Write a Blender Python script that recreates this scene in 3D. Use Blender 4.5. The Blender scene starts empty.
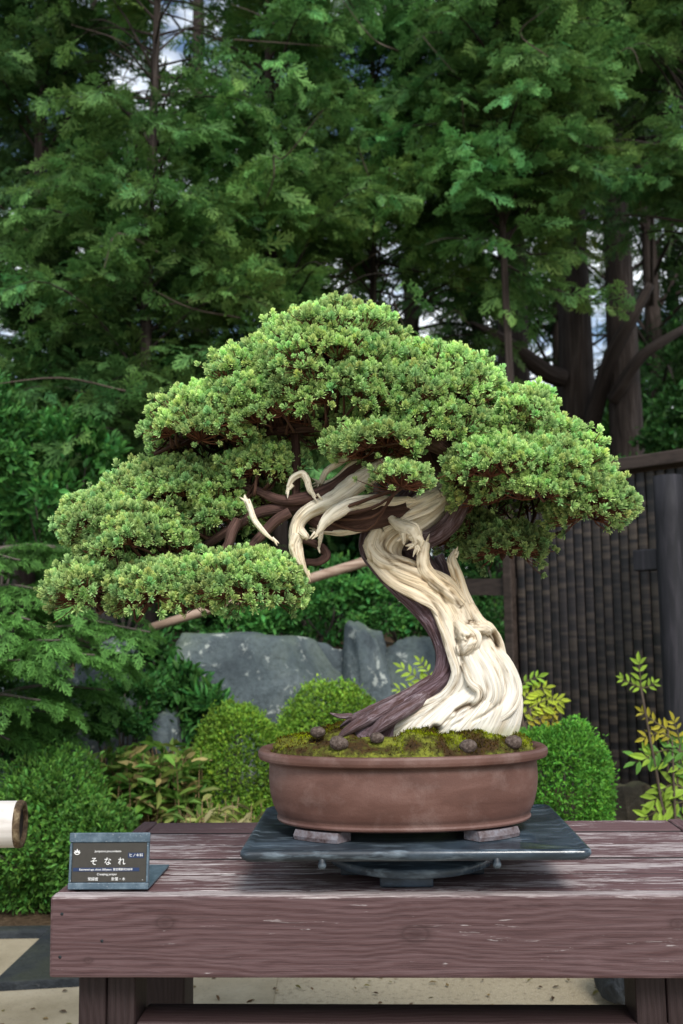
import bpy, math, random
import numpy as np
from mathutils import Vector

scn = bpy.context.scene
COL = scn.collection
R = math.radians
rng = np.random.default_rng(7)

# ------------------------------------------------------------------ camera
F = 995.0
CAM = np.array([0.0, 0.0, 1.0])
PITCH, ROLL = R(6.48), R(0.8)
_r0 = np.array([1.0, 0, 0]); FW = np.array([0, math.cos(PITCH), math.sin(PITCH)])
_u0 = np.array([0, -math.sin(PITCH), math.cos(PITCH)])
RT = _r0 * math.cos(ROLL) - _u0 * math.sin(ROLL)
UP = _u0 * math.cos(ROLL) + _r0 * math.sin(ROLL)

def ray(px, py):
    return FW + (px - 341.5) / F * RT + (512 - py) / F * UP

def at(px, py, Y):
    d = ray(px, py)
    return CAM + d * (Y / d[1])

def on_z(px, py, z):
    d = ray(px, py)
    return CAM + d * ((z - CAM[2]) / d[2])

cd = bpy.data.cameras.new('camera'); cam = bpy.data.objects.new('camera', cd); COL.objects.link(cam)
cd.sensor_fit = 'VERTICAL'; cd.sensor_height = 36.0; cd.lens = F * 36.0 / 1024.0
cd.clip_start = 0.05; cd.clip_end = 600
from mathutils import Matrix
m = Matrix.Identity(4)
for i in range(3):
    m[i][0] = RT[i]; m[i][1] = UP[i]; m[i][2] = -FW[i]; m[i][3] = CAM[i]
cam.matrix_world = m
cd.dof.use_dof = True; cd.dof.focus_distance = 1.64; cd.dof.aperture_fstop = 6.3
scn.camera = cam

# ------------------------------------------------------------------ object helpers
def link(o, parent=None):
    COL.objects.link(o)
    if parent is not None:
        o.parent = parent
    return o

def tag(o, label=None, cat=None, group=None, kind=None):
    if label: o['label'] = label
    if cat: o['category'] = cat
    if group: o['group'] = group
    if kind: o['kind'] = kind
    return o

def thing(name, label, cat, loc=(0, 0, 0), rotz=0.0, group=None):
    o = bpy.data.objects.new(name, None); link(o)
    o.empty_display_size = 0.05
    o.location = [float(c) for c in loc]; o.rotation_euler = (0, 0, rotz)
    return tag(o, label, cat, group)

def mk(name, V, faces, mat, parent=None, col=None, suv=None, smooth=True, local=False, loc=None):
    """faces: list of arrays (n,3)/(n,4). V in world coordinates unless local."""
    V = np.asarray(V, dtype=np.float64).reshape(-1, 3)
    if isinstance(faces, (list, tuple)) and np.ndim(faces[0]) == 1: faces = np.array(faces)
    if not isinstance(faces, (list, tuple)): faces = [faces]
    faces = [np.asarray(f, dtype=np.int32) for f in faces if len(f)]
    off = np.zeros(3)
    if not local:
        if loc is not None: off = np.asarray(loc, float)
        elif parent is not None:
            p = parent
            while p is not None:
                off = off + np.array(p.location); p = p.parent
    V = V - off
    me = bpy.data.meshes.new(name)
    me.vertices.add(len(V)); me.vertices.foreach_set('co', V.astype(np.float32).ravel())
    tot = np.concatenate([np.full(len(f), f.shape[1], np.int32) for f in faces])
    idx = np.concatenate([f.ravel() for f in faces])
    start = np.concatenate([[0], np.cumsum(tot)[:-1]]).astype(np.int32)
    me.loops.add(len(idx)); me.loops.foreach_set('vertex_index', idx)
    me.polygons.add(len(tot)); me.polygons.foreach_set('loop_start', start)
    try: me.polygons.foreach_set('loop_total', tot)
    except Exception: pass
    me.polygons.foreach_set('use_smooth', np.full(len(tot), bool(smooth)))
    if col is not None:
        c = np.ones((len(V), 4), np.float32); c[:, :3] = col
        a = me.attributes.new('Col', 'FLOAT_COLOR', 'POINT'); a.data.foreach_set('color', c.ravel())
    if suv is not None:
        s = np.zeros((len(V), 3), np.float32); s[:, :suv.shape[1]] = suv
        a = me.attributes.new('suv', 'FLOAT_VECTOR', 'POINT'); a.data.foreach_set('vector', s.ravel())
    me.materials.append(mat)
    me.update(calc_edges=True); me.validate()
    o = bpy.data.objects.new(name, me); link(o, parent)
    if loc is not None and not local: o.location = [float(c) for c in loc]
    return o

class MB:
    """collects pieces into one mesh"""
    def __init__(s): s.V = []; s.Q = []; s.T = []; s.C = []; s.S = []; s.n = 0
    def add(s, V, Q=(), T=(), col=(1, 1, 1), suv=None):
        V = np.asarray(V, float).reshape(-1, 3); k = len(V)
        if len(Q): s.Q.append(np.asarray(Q, np.int64) + s.n)
        if len(T): s.T.append(np.asarray(T, np.int64) + s.n)
        c = np.empty((k, 3)); c[:] = col; s.C.append(c)
        u = np.zeros((k, 3))
        if suv is not None: u[:, :np.shape(suv)[1]] = suv
        s.S.append(u); s.V.append(V); s.n += k
        return s
    def build(s, name, mat, parent=None, smooth=True, local=False, loc=None):
        fs = []
        if s.Q: fs.append(np.concatenate(s.Q))
        if s.T: fs.append(np.concatenate(s.T))
        return mk(name, np.concatenate(s.V), fs, mat, parent, np.concatenate(s.C), np.concatenate(s.S), smooth, local, loc)

def norm(a):
    a = np.asarray(a, float)
    return a / np.maximum(np.linalg.norm(a, axis=-1, keepdims=True), 1e-9)

def bevel(o, w, seg=2):
    b = o.modifiers.new('bevel', 'BEVEL'); b.width = w; b.segments = seg; b.limit_method = 'ANGLE'
    return o

def snoise(P, freq, seed, octaves=3):
    """cheap smooth noise: sums of sines in random directions, about -1..1"""
    r = np.random.default_rng(seed); P = np.asarray(P, float); out = np.zeros(len(P)); a = 1.0; tot = 0
    for o in range(octaves):
        for k in range(5):
            d = r.normal(size=P.shape[1]); d /= np.linalg.norm(d)
            out += a * np.sin(P @ d * freq * (0.7 + 0.6 * r.random()) + r.random() * 6.283) / 2.2
        tot += a; a *= 0.5; freq *= 2.1
    return out / tot

def catmull(P, n):
    P = np.asarray(P, float)
    k = len(P)
    if k == 2:
        t = np.linspace(0, 1, n)[:, None]; return P[0] * (1 - t) + P[1] * t
    Q = np.vstack([2 * P[0] - P[1], P, 2 * P[-1] - P[-2]])
    t = np.linspace(0, k - 1, n); i = np.minimum(t.astype(int), k - 2); f = (t - i)[:, None]
    p0, p1, p2, p3 = Q[i], Q[i + 1], Q[i + 2], Q[i + 3]
    return 0.5 * (2 * p1 + (p2 - p0) * f + (2 * p0 - 5 * p1 + 4 * p2 - p3) * f ** 2 + (3 * p1 - p0 - 3 * p2 + p3) * f ** 3)

def grid_faces(nu, nv, wrap=True):
    """rings of nu verts, nv rings"""
    i = np.arange(nv - 1)[:, None]; j = np.arange(nu if wrap else nu - 1)[None, :]
    a = i * nu + j; b = i * nu + (j + 1) % nu
    return np.stack([a, b, b + nu, a + nu], -1).reshape(-1, 4)

def ridges(nu, nv, seed, kmin=3, kmax=12, twist=0.0, drift=2.0, sharp=True):
    r = np.random.default_rng(seed)
    th = np.linspace(0, 2 * np.pi, nu, endpoint=False)[None, :]; v = np.linspace(0, 1, nv)[:, None]
    out = np.zeros((nv, nu)); tot = 0
    warp = 0
    for q in range(3):
        warp = warp + r.normal() * drift * 0.35 * np.sin(v * (2 + 5 * r.random()) + r.random() * 6.28 + th * (q % 2))
    for k in range(kmin, kmax + 1):
        a = 1.0 / k ** 0.6; ph = r.random() * 6.28
        dr = drift * 0.5 * np.sin(v * (3 + 6 * r.random()) + r.random() * 6.28)
        c = np.cos(k * (th + warp * 0.5 + twist * v) + ph + dr)
        amp = 0.5 + 0.5 * np.sin(v * (4 + 8 * r.random()) + r.random() * 6.28)
        out += a * amp * ((2 * np.abs(c) - 1.2) if sharp else c); tot += a * 0.6
    return out / tot

def tube_geo(P, rad, sides=8, n=None, ridge=0.0, seed=0, kmin=2, kmax=6, twist=0.0, flat=1.0, cap=True, flatdir=None):
    P = np.asarray(P, float); rad = np.asarray(rad, float)
    if rad.ndim == 0: rad = np.full(len(P), float(rad))
    n = n or max(4, len(P) * 5)
    C = catmull(P, n); rr = np.interp(np.linspace(0, len(P) - 1, n), np.arange(len(P)), rad)
    T = norm(np.gradient(C, axis=0))
    N = np.zeros_like(C)
    ref = np.array([0, -1.0, 0.13]) if flatdir is None else np.asarray(flatdir, float)
    if abs(T[0] @ ref) > 0.9: ref = np.array([1.0, 0, 0])
    a = ref - T[0] * (ref @ T[0]); N[0] = a / np.linalg.norm(a)
    for i in range(1, n):
        a = N[i - 1] - T[i] * (N[i - 1] @ T[i]); N[i] = a / max(np.linalg.norm(a), 1e-9)
    B = np.cross(T, N)
    th = np.linspace(0, 2 * np.pi, sides, endpoint=False)
    rg = ridges(sides, n, seed, kmin, kmax, twist) if ridge else np.zeros((n, sides))
    rad2 = rr[:, None] * (1 + ridge * rg)
    V = C[:, None] + (np.cos(th)[None, :, None] * N[:, None] * flat + np.sin(th)[None, :, None] * B[:, None]) * rad2[..., None]
    L = np.concatenate([[0], np.cumsum(np.linalg.norm(np.diff(C, axis=0), axis=1))])
    suv = np.stack(np.broadcast_arrays(np.sin(th)[None, :] * rr.mean() * 1.6 + seed * 0.37, L[:, None], np.cos(th)[None, :] * rr.mean() * 1.6), -1).reshape(-1, 3)
    Q = grid_faces(sides, n); V = V.reshape(-1, 3); T3 = []
    if cap:
        V = np.vstack([V, C[0], C[-1]]); suv = np.vstack([suv, suv[0], suv[-1]])
        j = np.arange(sides); k = len(V)
        T3 = np.vstack([np.stack([(j + 1) % sides, j, np.full(sides, k - 2)], -1),
                        np.stack([(n - 1) * sides + j, (n - 1) * sides + (j + 1) % sides, np.full(sides, k - 1)], -1)])
    g = rg.reshape(-1)
    if cap: g = np.concatenate([g, [0, 0]])
    return V, Q, T3, suv, g

def box_geo(x0, x1, y0, y1, z0, z1):
    V = [(x, y, z) for z in (z0, z1) for y in (y0, y1) for x in (x0, x1)]
    Q = [(0, 2, 3, 1), (4, 5, 7, 6), (0, 1, 5, 4), (2, 6, 7, 3), (0, 4, 6, 2), (1, 3, 7, 5)]
    return np.array(V, float), np.array(Q)

def lathe_geo(profile, n=64, power=2.0, a=1.0, b=1.0, cap0=False, cap1=False):
    """profile list of (r,z); superellipse plan of half axes r*a , r*b"""
    pr = np.asarray(profile, float); th = np.linspace(0, 2 * np.pi, n, endpoint=False)
    c, s = np.cos(th), np.sin(th)
    cx = np.sign(c) * np.abs(c) ** (2 / power); sy = np.sign(s) * np.abs(s) ** (2 / power)
    V = np.stack([pr[:, 0:1] * a * cx[None], pr[:, 0:1] * b * sy[None], np.repeat(pr[:, 1:2], n, 1)], -1).reshape(-1, 3)
    return V, grid_faces(n, len(pr))

# template instancing into one mesh -------------------------------------------------
def frames(d, nrm):
    d = norm(d); x = np.cross(d, nrm); bad = np.linalg.norm(x, axis=1) < 1e-4
    x[bad] = np.cross(d[bad], [0.3, 1, 0.2]); x = norm(x)
    return x, d, np.cross(x, d)

def inst(tv, tf, ts, pos, d, nrm, size, wid=None, colA=None, colB=None):
    """template verts tv (n,3): y = along d, z = along normal; ts (n,) 0..1 blends colA->colB"""
    X, D, Z = frames(d, nrm); size = np.asarray(size, float)
    if size.ndim == 0: size = np.full(len(pos), float(size))
    w = size if wid is None else np.asarray(wid, float)
    if np.ndim(w) == 0: w = np.full(len(pos), float(w))
    V = (pos[:, None] + tv[None, :, 0:1] * (X * w[:, None])[:, None] + tv[None, :, 1:2] * (D * size[:, None])[:, None]
         + tv[None, :, 2:3] * (Z * size[:, None])[:, None])
    k, n = len(pos), len(tv)
    Fc = (tf[None] + (np.arange(k) * n)[:, None, None]).reshape(-1, tf.shape[1])
    C = colA[:, None] * (1 - ts[None, :, None]) + colB[:, None] * ts[None, :, None]
    return V.reshape(-1, 3), Fc, C.reshape(-1, 3)

LEAF_V = np.array([[0, 0, 0], [.30, .28, .06], [.34, .55, .07], [0, 1, -.04], [-.34, .55, .07], [-.30, .28, .06], [0, .5, 0]])
LEAF_F = np.array([[0, 1, 2, 6], [6, 2, 3, 3], [0, 6, 4, 5], [6, 3, 3, 4]])
LEAF_V = np.array([[0, 0, 0], [.5, .35, .07], [.42, .68, .08], [0, 1, -.05], [-.42, .68, .08], [-.5, .35, .07]])
LEAF_F = np.array([[0, 1, 2, 3], [0, 3, 4, 5]])
LEAF_S = np.array([0.2, .5, .7, 1, .7, .5])

def make_frond(seed=1, pairs=7, sub=True):
    """flat cypress spray along +y, unit length"""
    r = np.random.default_rng(seed); V = []; Fc = []; S = []
    def blade(p, ang, ln, w, s0, s1, z0=0.0, dz=0.0, bend=0.0):
        b = len(V)
        for t, ww in ((0, .45), (.55, 1.0), (1, .25)):
            a2 = ang - bend * t; d = np.array([math.sin(a2), math.cos(a2)]); x = np.array([d[1], -d[0]]); c = p + d * ln * t
            for q in (1, -1):
                V.append((c[0] + q * x[0] * w * ww, c[1] + q * x[1] * w * ww, z0 + dz * t * t)); S.append(s0 + (s1 - s0) * t)
        Fc.append((b, b + 2, b + 3, b + 1)); Fc.append((b + 2, b + 4, b + 5, b + 3))
    blade(np.array([0.0, 0]), 0, 1.0, .030, 0, .9, 0, -.16)
    for i in range(pairs):
        t = .10 + .82 * i / (pairs - 1)
        L = .42 * math.sin(math.pi * min(1, (t * .80 + .20))) ** .8 + .06
        for sd in (-1, 1):
            p = np.array([0.0, t + (0.05 if sd > 0 else 0)])
            a = sd * (0.80 - .25 * t + r.normal() * .14); l = L * (.75 + .5 * r.random())
            zz = -.16 * t * t; dz = r.normal() * .05 - .07
            blade(p, a, l, .030, .15, 1, zz, dz, sd * .35)
            if sub:
                for q, sg in ((.40, -1), (.55, 1)):
                    pp = p + np.array([math.sin(a), math.cos(a)]) * l * q
                    blade(pp, a + sg * sd * .6, l * .38, .026, .5, 1, zz + dz * q * q, dz * .4)
    return np.array(V), np.array(Fc), np.clip(np.array(S), 0, 1)
FROND = make_frond(3)
FROND_LO = make_frond(5, 5, False)

# ------------------------------------------------------------------ materials
def mat(name):
    m = bpy.data.materials.new(name); m.use_nodes = True
    nt = m.node_tree; nt.nodes.clear()
    return m, nt

def N(nt, t, **kw):
    n = nt.nodes.new(t)
    for k, v in kw.items():
        if k.startswith('i_'): n.inputs[k[2:].replace('_', ' ')].default_value = v
        elif k.startswith('n_'): n.inputs[int(k[2:])].default_value = v
        else: setattr(n, k, v)
    return n

def ramp(nt, fac, stops, interp='LINEAR'):
    n = nt.nodes.new('ShaderNodeValToRGB'); n.color_ramp.interpolation = interp
    e = n.color_ramp.elements
    while len(e) > 1: e.remove(e[-1])
    for i, (p, c) in enumerate(stops):
        x = e[0] if i == 0 else e.new(p)
        x.position = p; x.color = (*c, 1) if len(c) == 3 else c
    nt.links.new(fac, n.inputs[0])
    return n.outputs[0]

def mixc(nt, fac, a, b, mode='MIX'):
    n = nt.nodes.new('ShaderNodeMix'); n.data_type = 'RGBA'; n.blend_type = mode
    for sock, v in ((n.inputs[0], fac), (n.inputs[6], a), (n.inputs[7], b)):
        if hasattr(v, 'is_linked') or hasattr(v, 'links'): nt.links.new(v, sock)
        elif isinstance(v, (int, float)): sock.default_value = v
        else: sock.default_value = (*v, 1)
    return n.outputs[2]

def noise(nt, vec, scale, detail=4, rough=.55, dist=0.0):
    n = N(nt, 'ShaderNodeTexNoise'); n.inputs['Scale'].default_value = scale; n.inputs['Detail'].default_value = detail
    n.inputs['Roughness'].default_value = rough; n.inputs['Distortion'].default_value = dist
    if vec is not None: nt.links.new(vec, n.inputs['Vector'])
    return n.outputs['Fac']

def mapping(nt, vec, scale=(1, 1, 1), loc=(0, 0, 0)):
    n = N(nt, 'ShaderNodeMapping'); n.inputs['Scale'].default_value = scale; n.inputs['Location'].default_value = loc
    nt.links.new(vec, n.inputs['Vector']); return n.outputs[0]

def math_(nt, op, a, b=0.0, clamp=False):
    n = N(nt, 'ShaderNodeMath', operation=op, use_clamp=clamp)
    for i, v in enumerate((a, b)):
        if isinstance(v, (int, float)): n.inputs[i].default_value = v
        else: nt.links.new(v, n.inputs[i])
    return n.outputs[0]

def finish(nt, color, rough=.6, bump=None, strength=.4, dist=.003, spec=.5, coat=0.0):
    b = N(nt, 'ShaderNodeBsdfPrincipled'); o = N(nt, 'ShaderNodeOutputMaterial')
    if isinstance(color, (tuple, list)): b.inputs['Base Color'].default_value = (*color, 1)
    else: nt.links.new(color, b.inputs['Base Color'])
    if isinstance(rough, (int, float)): b.inputs['Roughness'].default_value = rough
    else: nt.links.new(rough, b.inputs['Roughness'])
    b.inputs['Specular IOR Level'].default_value = spec
    b.inputs['Coat Weight'].default_value = coat
    if bump is not None:
        n = N(nt, 'ShaderNodeBump'); n.inputs['Strength'].default_value = strength; n.inputs['Distance'].default_value = dist
        nt.links.new(bump, n.inputs['Height']); nt.links.new(n.outputs[0], b.inputs['Normal'])
    nt.links.new(b.outputs[0], o.inputs[0])
    return b

def leaf_mat(name, transl=.3, rough=.5, spec=.35):
    m, nt = mat(name)
    a = N(nt, 'ShaderNodeAttribute', attribute_name='Col')
    b = N(nt, 'ShaderNodeBsdfPrincipled'); b.inputs['Roughness'].default_value = rough; b.inputs['Specular IOR Level'].default_value = spec
    t = N(nt, 'ShaderNodeBsdfTranslucent'); mx = N(nt, 'ShaderNodeMixShader'); mx.inputs[0].default_value = transl
    hs = N(nt, 'ShaderNodeHueSaturation'); hs.inputs['Value'].default_value = 1.25; hs.inputs['Hue'].default_value = .497
    nt.links.new(a.outputs['Color'], b.inputs['Base Color']); nt.links.new(a.outputs['Color'], hs.inputs['Color'])
    nt.links.new(hs.outputs[0], t.inputs['Color'])
    nt.links.new(b.outputs[0], mx.inputs[1]); nt.links.new(t.outputs[0], mx.inputs[2])
    o = N(nt, 'ShaderNodeOutputMaterial'); nt.links.new(mx.outputs[0], o.inputs[0])
    return m

def attr(nt, name, out='Color'):
    return N(nt, 'ShaderNodeAttribute', attribute_name=name).outputs[out]

def objco(nt): return N(nt, 'ShaderNodeTexCoord').outputs['Object']
def sepz(nt, vec, axis=2):
    n = N(nt, 'ShaderNodeSeparateXYZ'); nt.links.new(vec, n.inputs[0]); return n.outputs[axis]

M = {}
M['leaf'] = leaf_mat('broad_leaf', .3, .55, .2)
M['conifer'] = leaf_mat('conifer_spray', .35, .6, .2)
M['needle'] = leaf_mat('juniper_needles', .30, .55, .25)

def bark_mat(name, c0, c1, c2, sc=1.0, bs=.7):
    m, nt = mat(name); s = attr(nt, 'suv', 'Vector')
    st = noise(nt, mapping(nt, s, (140 * sc, 14 * sc, 140 * sc)), 1.0, 6, .6, .6)
    bl = noise(nt, mapping(nt, s, (30 * sc, 12 * sc, 30 * sc)), 1.0, 3, .5)
    c = ramp(nt, st, [(.3, c0), (.52, c1), (.72, c2)])
    c = mixc(nt, math_(nt, 'MULTIPLY', bl, .55), c, c0)
    c = mixc(nt, .8, c, attr(nt, 'Col'), 'MULTIPLY')
    finish(nt, c, .8, st, bs, .006 / sc, .25); return m
M['vein'] = bark_mat('living_vein_bark', (.050, .026, .028), (.19, .125, .135), (.50, .42, .46), .75, 1.0)
m, nt = mat('living_vein_bark'); s = attr(nt, 'suv', 'Vector')
st = noise(nt, mapping(nt, s, (150, 16, 150)), 1.0, 8, .70, .8); fl = noise(nt, mapping(nt, s, (60, 22, 60)), 1.0, 6, .68, 1.2)
c = ramp(nt, st, [(.30, (.030, .016, .016)), (.45, (.12, .075, .080)), (.58, (.24, .175, .195)), (.72, (.48, .42, .46))])
c = mixc(nt, ramp(nt, fl, [(.40, (.75, .75, .75)), (.52, (0, 0, 0))]), c, (.085, .042, .036))
c = mixc(nt, ramp(nt, fl, [(.58, (0, 0, 0)), (.68, (.6, .6, .6))]), c, (.42, .36, .40))
c = mixc(nt, .85, c, attr(nt, 'Col'), 'MULTIPLY')
finish(nt, c, .75, math_(nt, 'ADD', st, fl), 1.0, .007, .25); M['vein'] = m
M['bark'] = bark_mat('bonsai_branch_bark', (.030, .016, .013), (.085, .044, .036), (.17, .10, .085), 1.2)
M['twig'] = bark_mat('reddish_twig', (.040, .018, .012), (.12, .055, .036), (.22, .12, .075), 1.5, .3)
M['treebark'] = bark_mat('cypress_bark', (.016, .011, .009), (.045, .033, .028), (.10, .082, .074), .12, .9)
M['greytwig'] = bark_mat('grey_twig', (.05, .04, .035), (.12, .10, .085), (.22, .19, .165), .5, .4)

# deadwood
m, nt = mat('bleached_deadwood'); s = attr(nt, 'suv', 'Vector')
st = noise(nt, mapping(nt, s, (460, 8, 460)), 1.0, 8, .68, .7)
st2 = noise(nt, mapping(nt, s, (80, 6, 80)), 1.0, 6, .62, 1.0)
ln = noise(nt, mapping(nt, s, (210, 4.5, 210), (3, 1, 2)), 1.0, 3, .5, .6)
fib = ramp(nt, st, [(.30, (.62, .54, .42)), (.41, (.93, .90, .83)), (.7, (.98, .965, .93))])
stain = ramp(nt, st2, [(.30, (.56, .44, .31)), (.42, (.90, .85, .76)), (.54, (1, 1, 1)), (.72, (.93, .93, .92))])
c = mixc(nt, .75, fib, stain, 'MULTIPLY')
crack = ramp(nt, math_(nt, 'ABSOLUTE', math_(nt, 'ADD', ln, -.5)), [(.006, (.10, .065, .04)), (.020, (1, 1, 1))])
msk = ramp(nt, st2, [(.40, (1, 1, 1)), (.58, (.15, .15, .15))])
c = mixc(nt, math_(nt, 'MULTIPLY', msk, .7), c, crack, 'MULTIPLY')
c = mixc(nt, 1.0, c, attr(nt, 'Col'), 'MULTIPLY')
hh = math_(nt, 'ADD', math_(nt, 'ADD', math_(nt, 'MULTIPLY', st, .6), math_(nt, 'MULTIPLY', st2, 1.4)), math_(nt, 'MULTIPLY', crack, .35))
finish(nt, c, .75, hh, .65, .005, .25)
M['dead'] = m

# terracotta pot
m, nt = mat('unglazed_clay'); o_ = objco(nt)
n1 = noise(nt, mapping(nt, o_, (9, 9, 26)), 1.0, 5, .6, .5); n2 = noise(nt, o_, 22, 6, .65); n3 = noise(nt, o_, 420, 3)
c = ramp(nt, n1, [(.25, (.065, .029, .022)), (.5, (.112, .053, .041)), (.75, (.165, .088, .072))])
c = mixc(nt, ramp(nt, n2, [(.50, (0, 0, 0)), (.78, (.42, .42, .42))]), c, (.28, .20, .18))
c = mixc(nt, ramp(nt, n3, [(.3, (.35, .35, .35)), (.5, (0, 0, 0))]), c, (.09, .04, .032))
c = mixc(nt, 1.0, c, attr(nt, 'Col'), 'MULTIPLY')
finish(nt, c, .55, math_(nt, 'ADD', n3, math_(nt, 'MULTIPLY', n1, .6)), .25, .0012, .4)
M['clay'] = m

# slate turntable
m, nt = mat('dark_slate_metal'); o_ = objco(nt)
n1 = noise(nt, mapping(nt, o_, (5, 9, 9)), 1.0, 6, .65, .6); n2 = noise(nt, mapping(nt, o_, (16, 70, 70)), 1.0, 5, .6)
c = ramp(nt, n1, [(.28, (.008, .012, .017)), (.5, (.021, .033, .047)), (.72, (.075, .11, .148))])
c = mixc(nt, ramp(nt, n2, [(.52, (0, 0, 0)), (.70, (.6, .6, .6))]), c, (.20, .26, .31))
c = mixc(nt, 1.0, c, attr(nt, 'Col'), 'MULTIPLY')
rg_ = ramp(nt, math_(nt, 'ADD', sepz(nt, o_, 0), math_(nt, 'MULTIPLY', n1, .2)), [(.10, (.55, .55, .55)), (.24, (.20, .20, .20))])
finish(nt, c, rg_, n2, .25, .0015, .5)
M['slate'] = m

# weathered table timber: Col.r random offset, Col.g wear, Col.b darkness
def timber(name, axis, gaps=False, edge=False):
    m, nt = mat(name); o_ = objco(nt); a = attr(nt, 'Col')
    sp = N(nt, 'ShaderNodeSeparateColor'); nt.links.new(a, sp.inputs[0])
    cb = N(nt, 'ShaderNodeCombineXYZ'); off = math_(nt, 'MULTIPLY', sp.outputs[0], 37.0)
    for i in range(3): nt.links.new(off, cb.inputs[i])
    ad = N(nt, 'ShaderNodeVectorMath', operation='ADD'); nt.links.new(o_, ad.inputs[0]); nt.links.new(cb.outputs[0], ad.inputs[1])
    v = ad.outputs[0]
    def sc(lo, hi): return tuple(lo if i == axis else hi for i in range(3))
    g1 = noise(nt, mapping(nt, v, sc(4.0, 75)), 1.0, 8, .70, 2.2)
    g2 = noise(nt, mapping(nt, v, sc(16, 620)), 1.0, 5, .65, .4)
    wp = noise(nt, mapping(nt, v, sc(2.6, 9)), 1.0, 3, .5, .4)
    sx = N(nt, 'ShaderNodeSeparateXYZ'); nt.links.new(v, sx.inputs[0]); oth = [i for i in range(3) if i != axis]
    zc = math_(nt, 'ADD', math_(nt, 'ADD', sx.outputs[oth[0]], sx.outputs[oth[1]]), math_(nt, 'MULTIPLY', wp, .075))
    ring = math_(nt, 'MULTIPLY', math_(nt, 'ADD', math_(nt, 'SINE', math_(nt, 'MULTIPLY', zc, 640.0)), 1.0), .5)
    w1 = noise(nt, mapping(nt, v, sc(12, 150)), 1.0, 8, .72, .8)
    w2 = noise(nt, mapping(nt, v, sc(2.6, 14)), 1.0, 5, .6)
    c = ramp(nt, g1, [(.25, (.066, .030, .030)), (.43, (.108, .054, .055)), (.58, (.142, .079, .082)), (.78, (.20, .130, .135))])
    c = mixc(nt, ramp(nt, g2, [(.36, (.6, .6, .6)), (.50, (0, 0, 0))]), c, (.045, .021, .024))
    c = mixc(nt, math_(nt, 'MULTIPLY', ramp(nt, ring, [(.45, (0, 0, 0)), (.95, (1, 1, 1))]), .28), c, (.20, .135, .140))
    c = mixc(nt, math_(nt, 'MULTIPLY', ramp(nt, ring, [(.0, (1, 1, 1)), (.25, (0, 0, 0))]), .32), c, (.050, .024, .025))
    thr = math_(nt, 'ADD', math_(nt, 'MULTIPLY', w1, .9), math_(nt, 'ADD', math_(nt, 'MULTIPLY', w2, .6), math_(nt, 'MULTIPLY', sp.outputs[1], .42)))
    wf = ramp(nt, thr, [(.97, (0, 0, 0)), (1.06, (.92, .92, .92))])
    grey = ramp(nt, g2, [(.32, (.16, .12, .12)), (.50, (.40, .34, .34)), (.66, (.70, .66, .65))])
    c = mixc(nt, wf, c, grey)
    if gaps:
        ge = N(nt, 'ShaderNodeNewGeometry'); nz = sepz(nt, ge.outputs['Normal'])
        c = mixc(nt, ramp(nt, nz, [(.35, (1, 1, 1)), (.75, (0, 0, 0))]), c, (.010, .007, .008))  # side faces coloured dark to stand in for shade in the plank gaps
    c = mixc(nt, 1.0, c, sp.outputs[2], 'MULTIPLY')
    if edge:
        for kx, kz, kr in KNOTS:
            vd = N(nt, 'ShaderNodeVectorMath', operation='DISTANCE'); mp = mapping(nt, o_, (.62, 0, 1)); nt.links.new(mp, vd.inputs[0]); vd.inputs[1].default_value = (kx * .62, 0, kz)
            dd_ = math_(nt, 'ADD', vd.outputs['Value'], math_(nt, 'MULTIPLY', g1, .004))
            c = mixc(nt, ramp(nt, math_(nt, 'MULTIPLY', dd_, 1.0 / kr), [(.25, (.5, .5, .5)), (.50, (.2, .2, .2)), (.62, (.55, .55, .55)), (.78, (.2, .2, .2)), (1.0, (0, 0, 0))]), c, (.030, .013, .013))
        # rubbed pale arris along the top front edge
        ez = math_(nt, 'ADD', sepz(nt, o_), math_(nt, 'MULTIPLY', w1, .016))
        c = mixc(nt, ramp(nt, math_(nt, 'MULTIPLY', math_(nt, 'ADD', ez, -.58), 20.0), [(.50, (0, 0, 0)), (.56, (.9, .9, .9))]), c, grey)
    h = math_(nt, 'ADD', g2, math_(nt, 'ADD', math_(nt, 'MULTIPLY', g1, .8), math_(nt, 'MULTIPLY', wf, .4)))
    finish(nt, c, .62, h, .4, .002, .35)
    return m
KNOTS = [(.175, .562, .016), (.548, .546, .022), (.93, .560, .013), (.06, .508, .009)]
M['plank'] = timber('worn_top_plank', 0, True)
M['apron'] = timber('painted_apron', 0, False, True)
M['timber_x'] = timber('weathered_plank', 0)
M['timber_z'] = timber('weathered_post', 2)
M['timber_y'] = timber('weathered_end_board', 1)

# moss
m, nt = mat('moss'); o_ = objco(nt)
n1 = noise(nt, o_, 26, 5, .6); n2 = noise(nt, o_, 160, 4, .6)
c = ramp(nt, n1, [(.30, (.030, .018, .011)), (.43, (.060, .036, .014)), (.50, (.075, .075, .016)), (.60, (.19, .21, .03)), (.78, (.09, .11, .022))])
c = mixc(nt, ramp(nt, n2, [(.35, (.7, .7, .7)), (.5, (0, 0, 0))]), c, (.022, .018, .009))
c = mixc(nt, 1.0, c, attr(nt, 'Col'), 'MULTIPLY')
finish(nt, c, .95, n2, .8, .006, .1)
M['moss'] = m
m, nt = mat('pale_glazed_foot'); n1 = noise(nt, objco(nt), 90, 5, .65)
finish(nt, ramp(nt, n1, [(.3, (.055, .030, .027)), (.46, (.12, .095, .10)), (.7, (.20, .195, .22))]), .4, n1, .3, .001); M['foot'] = m

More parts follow.
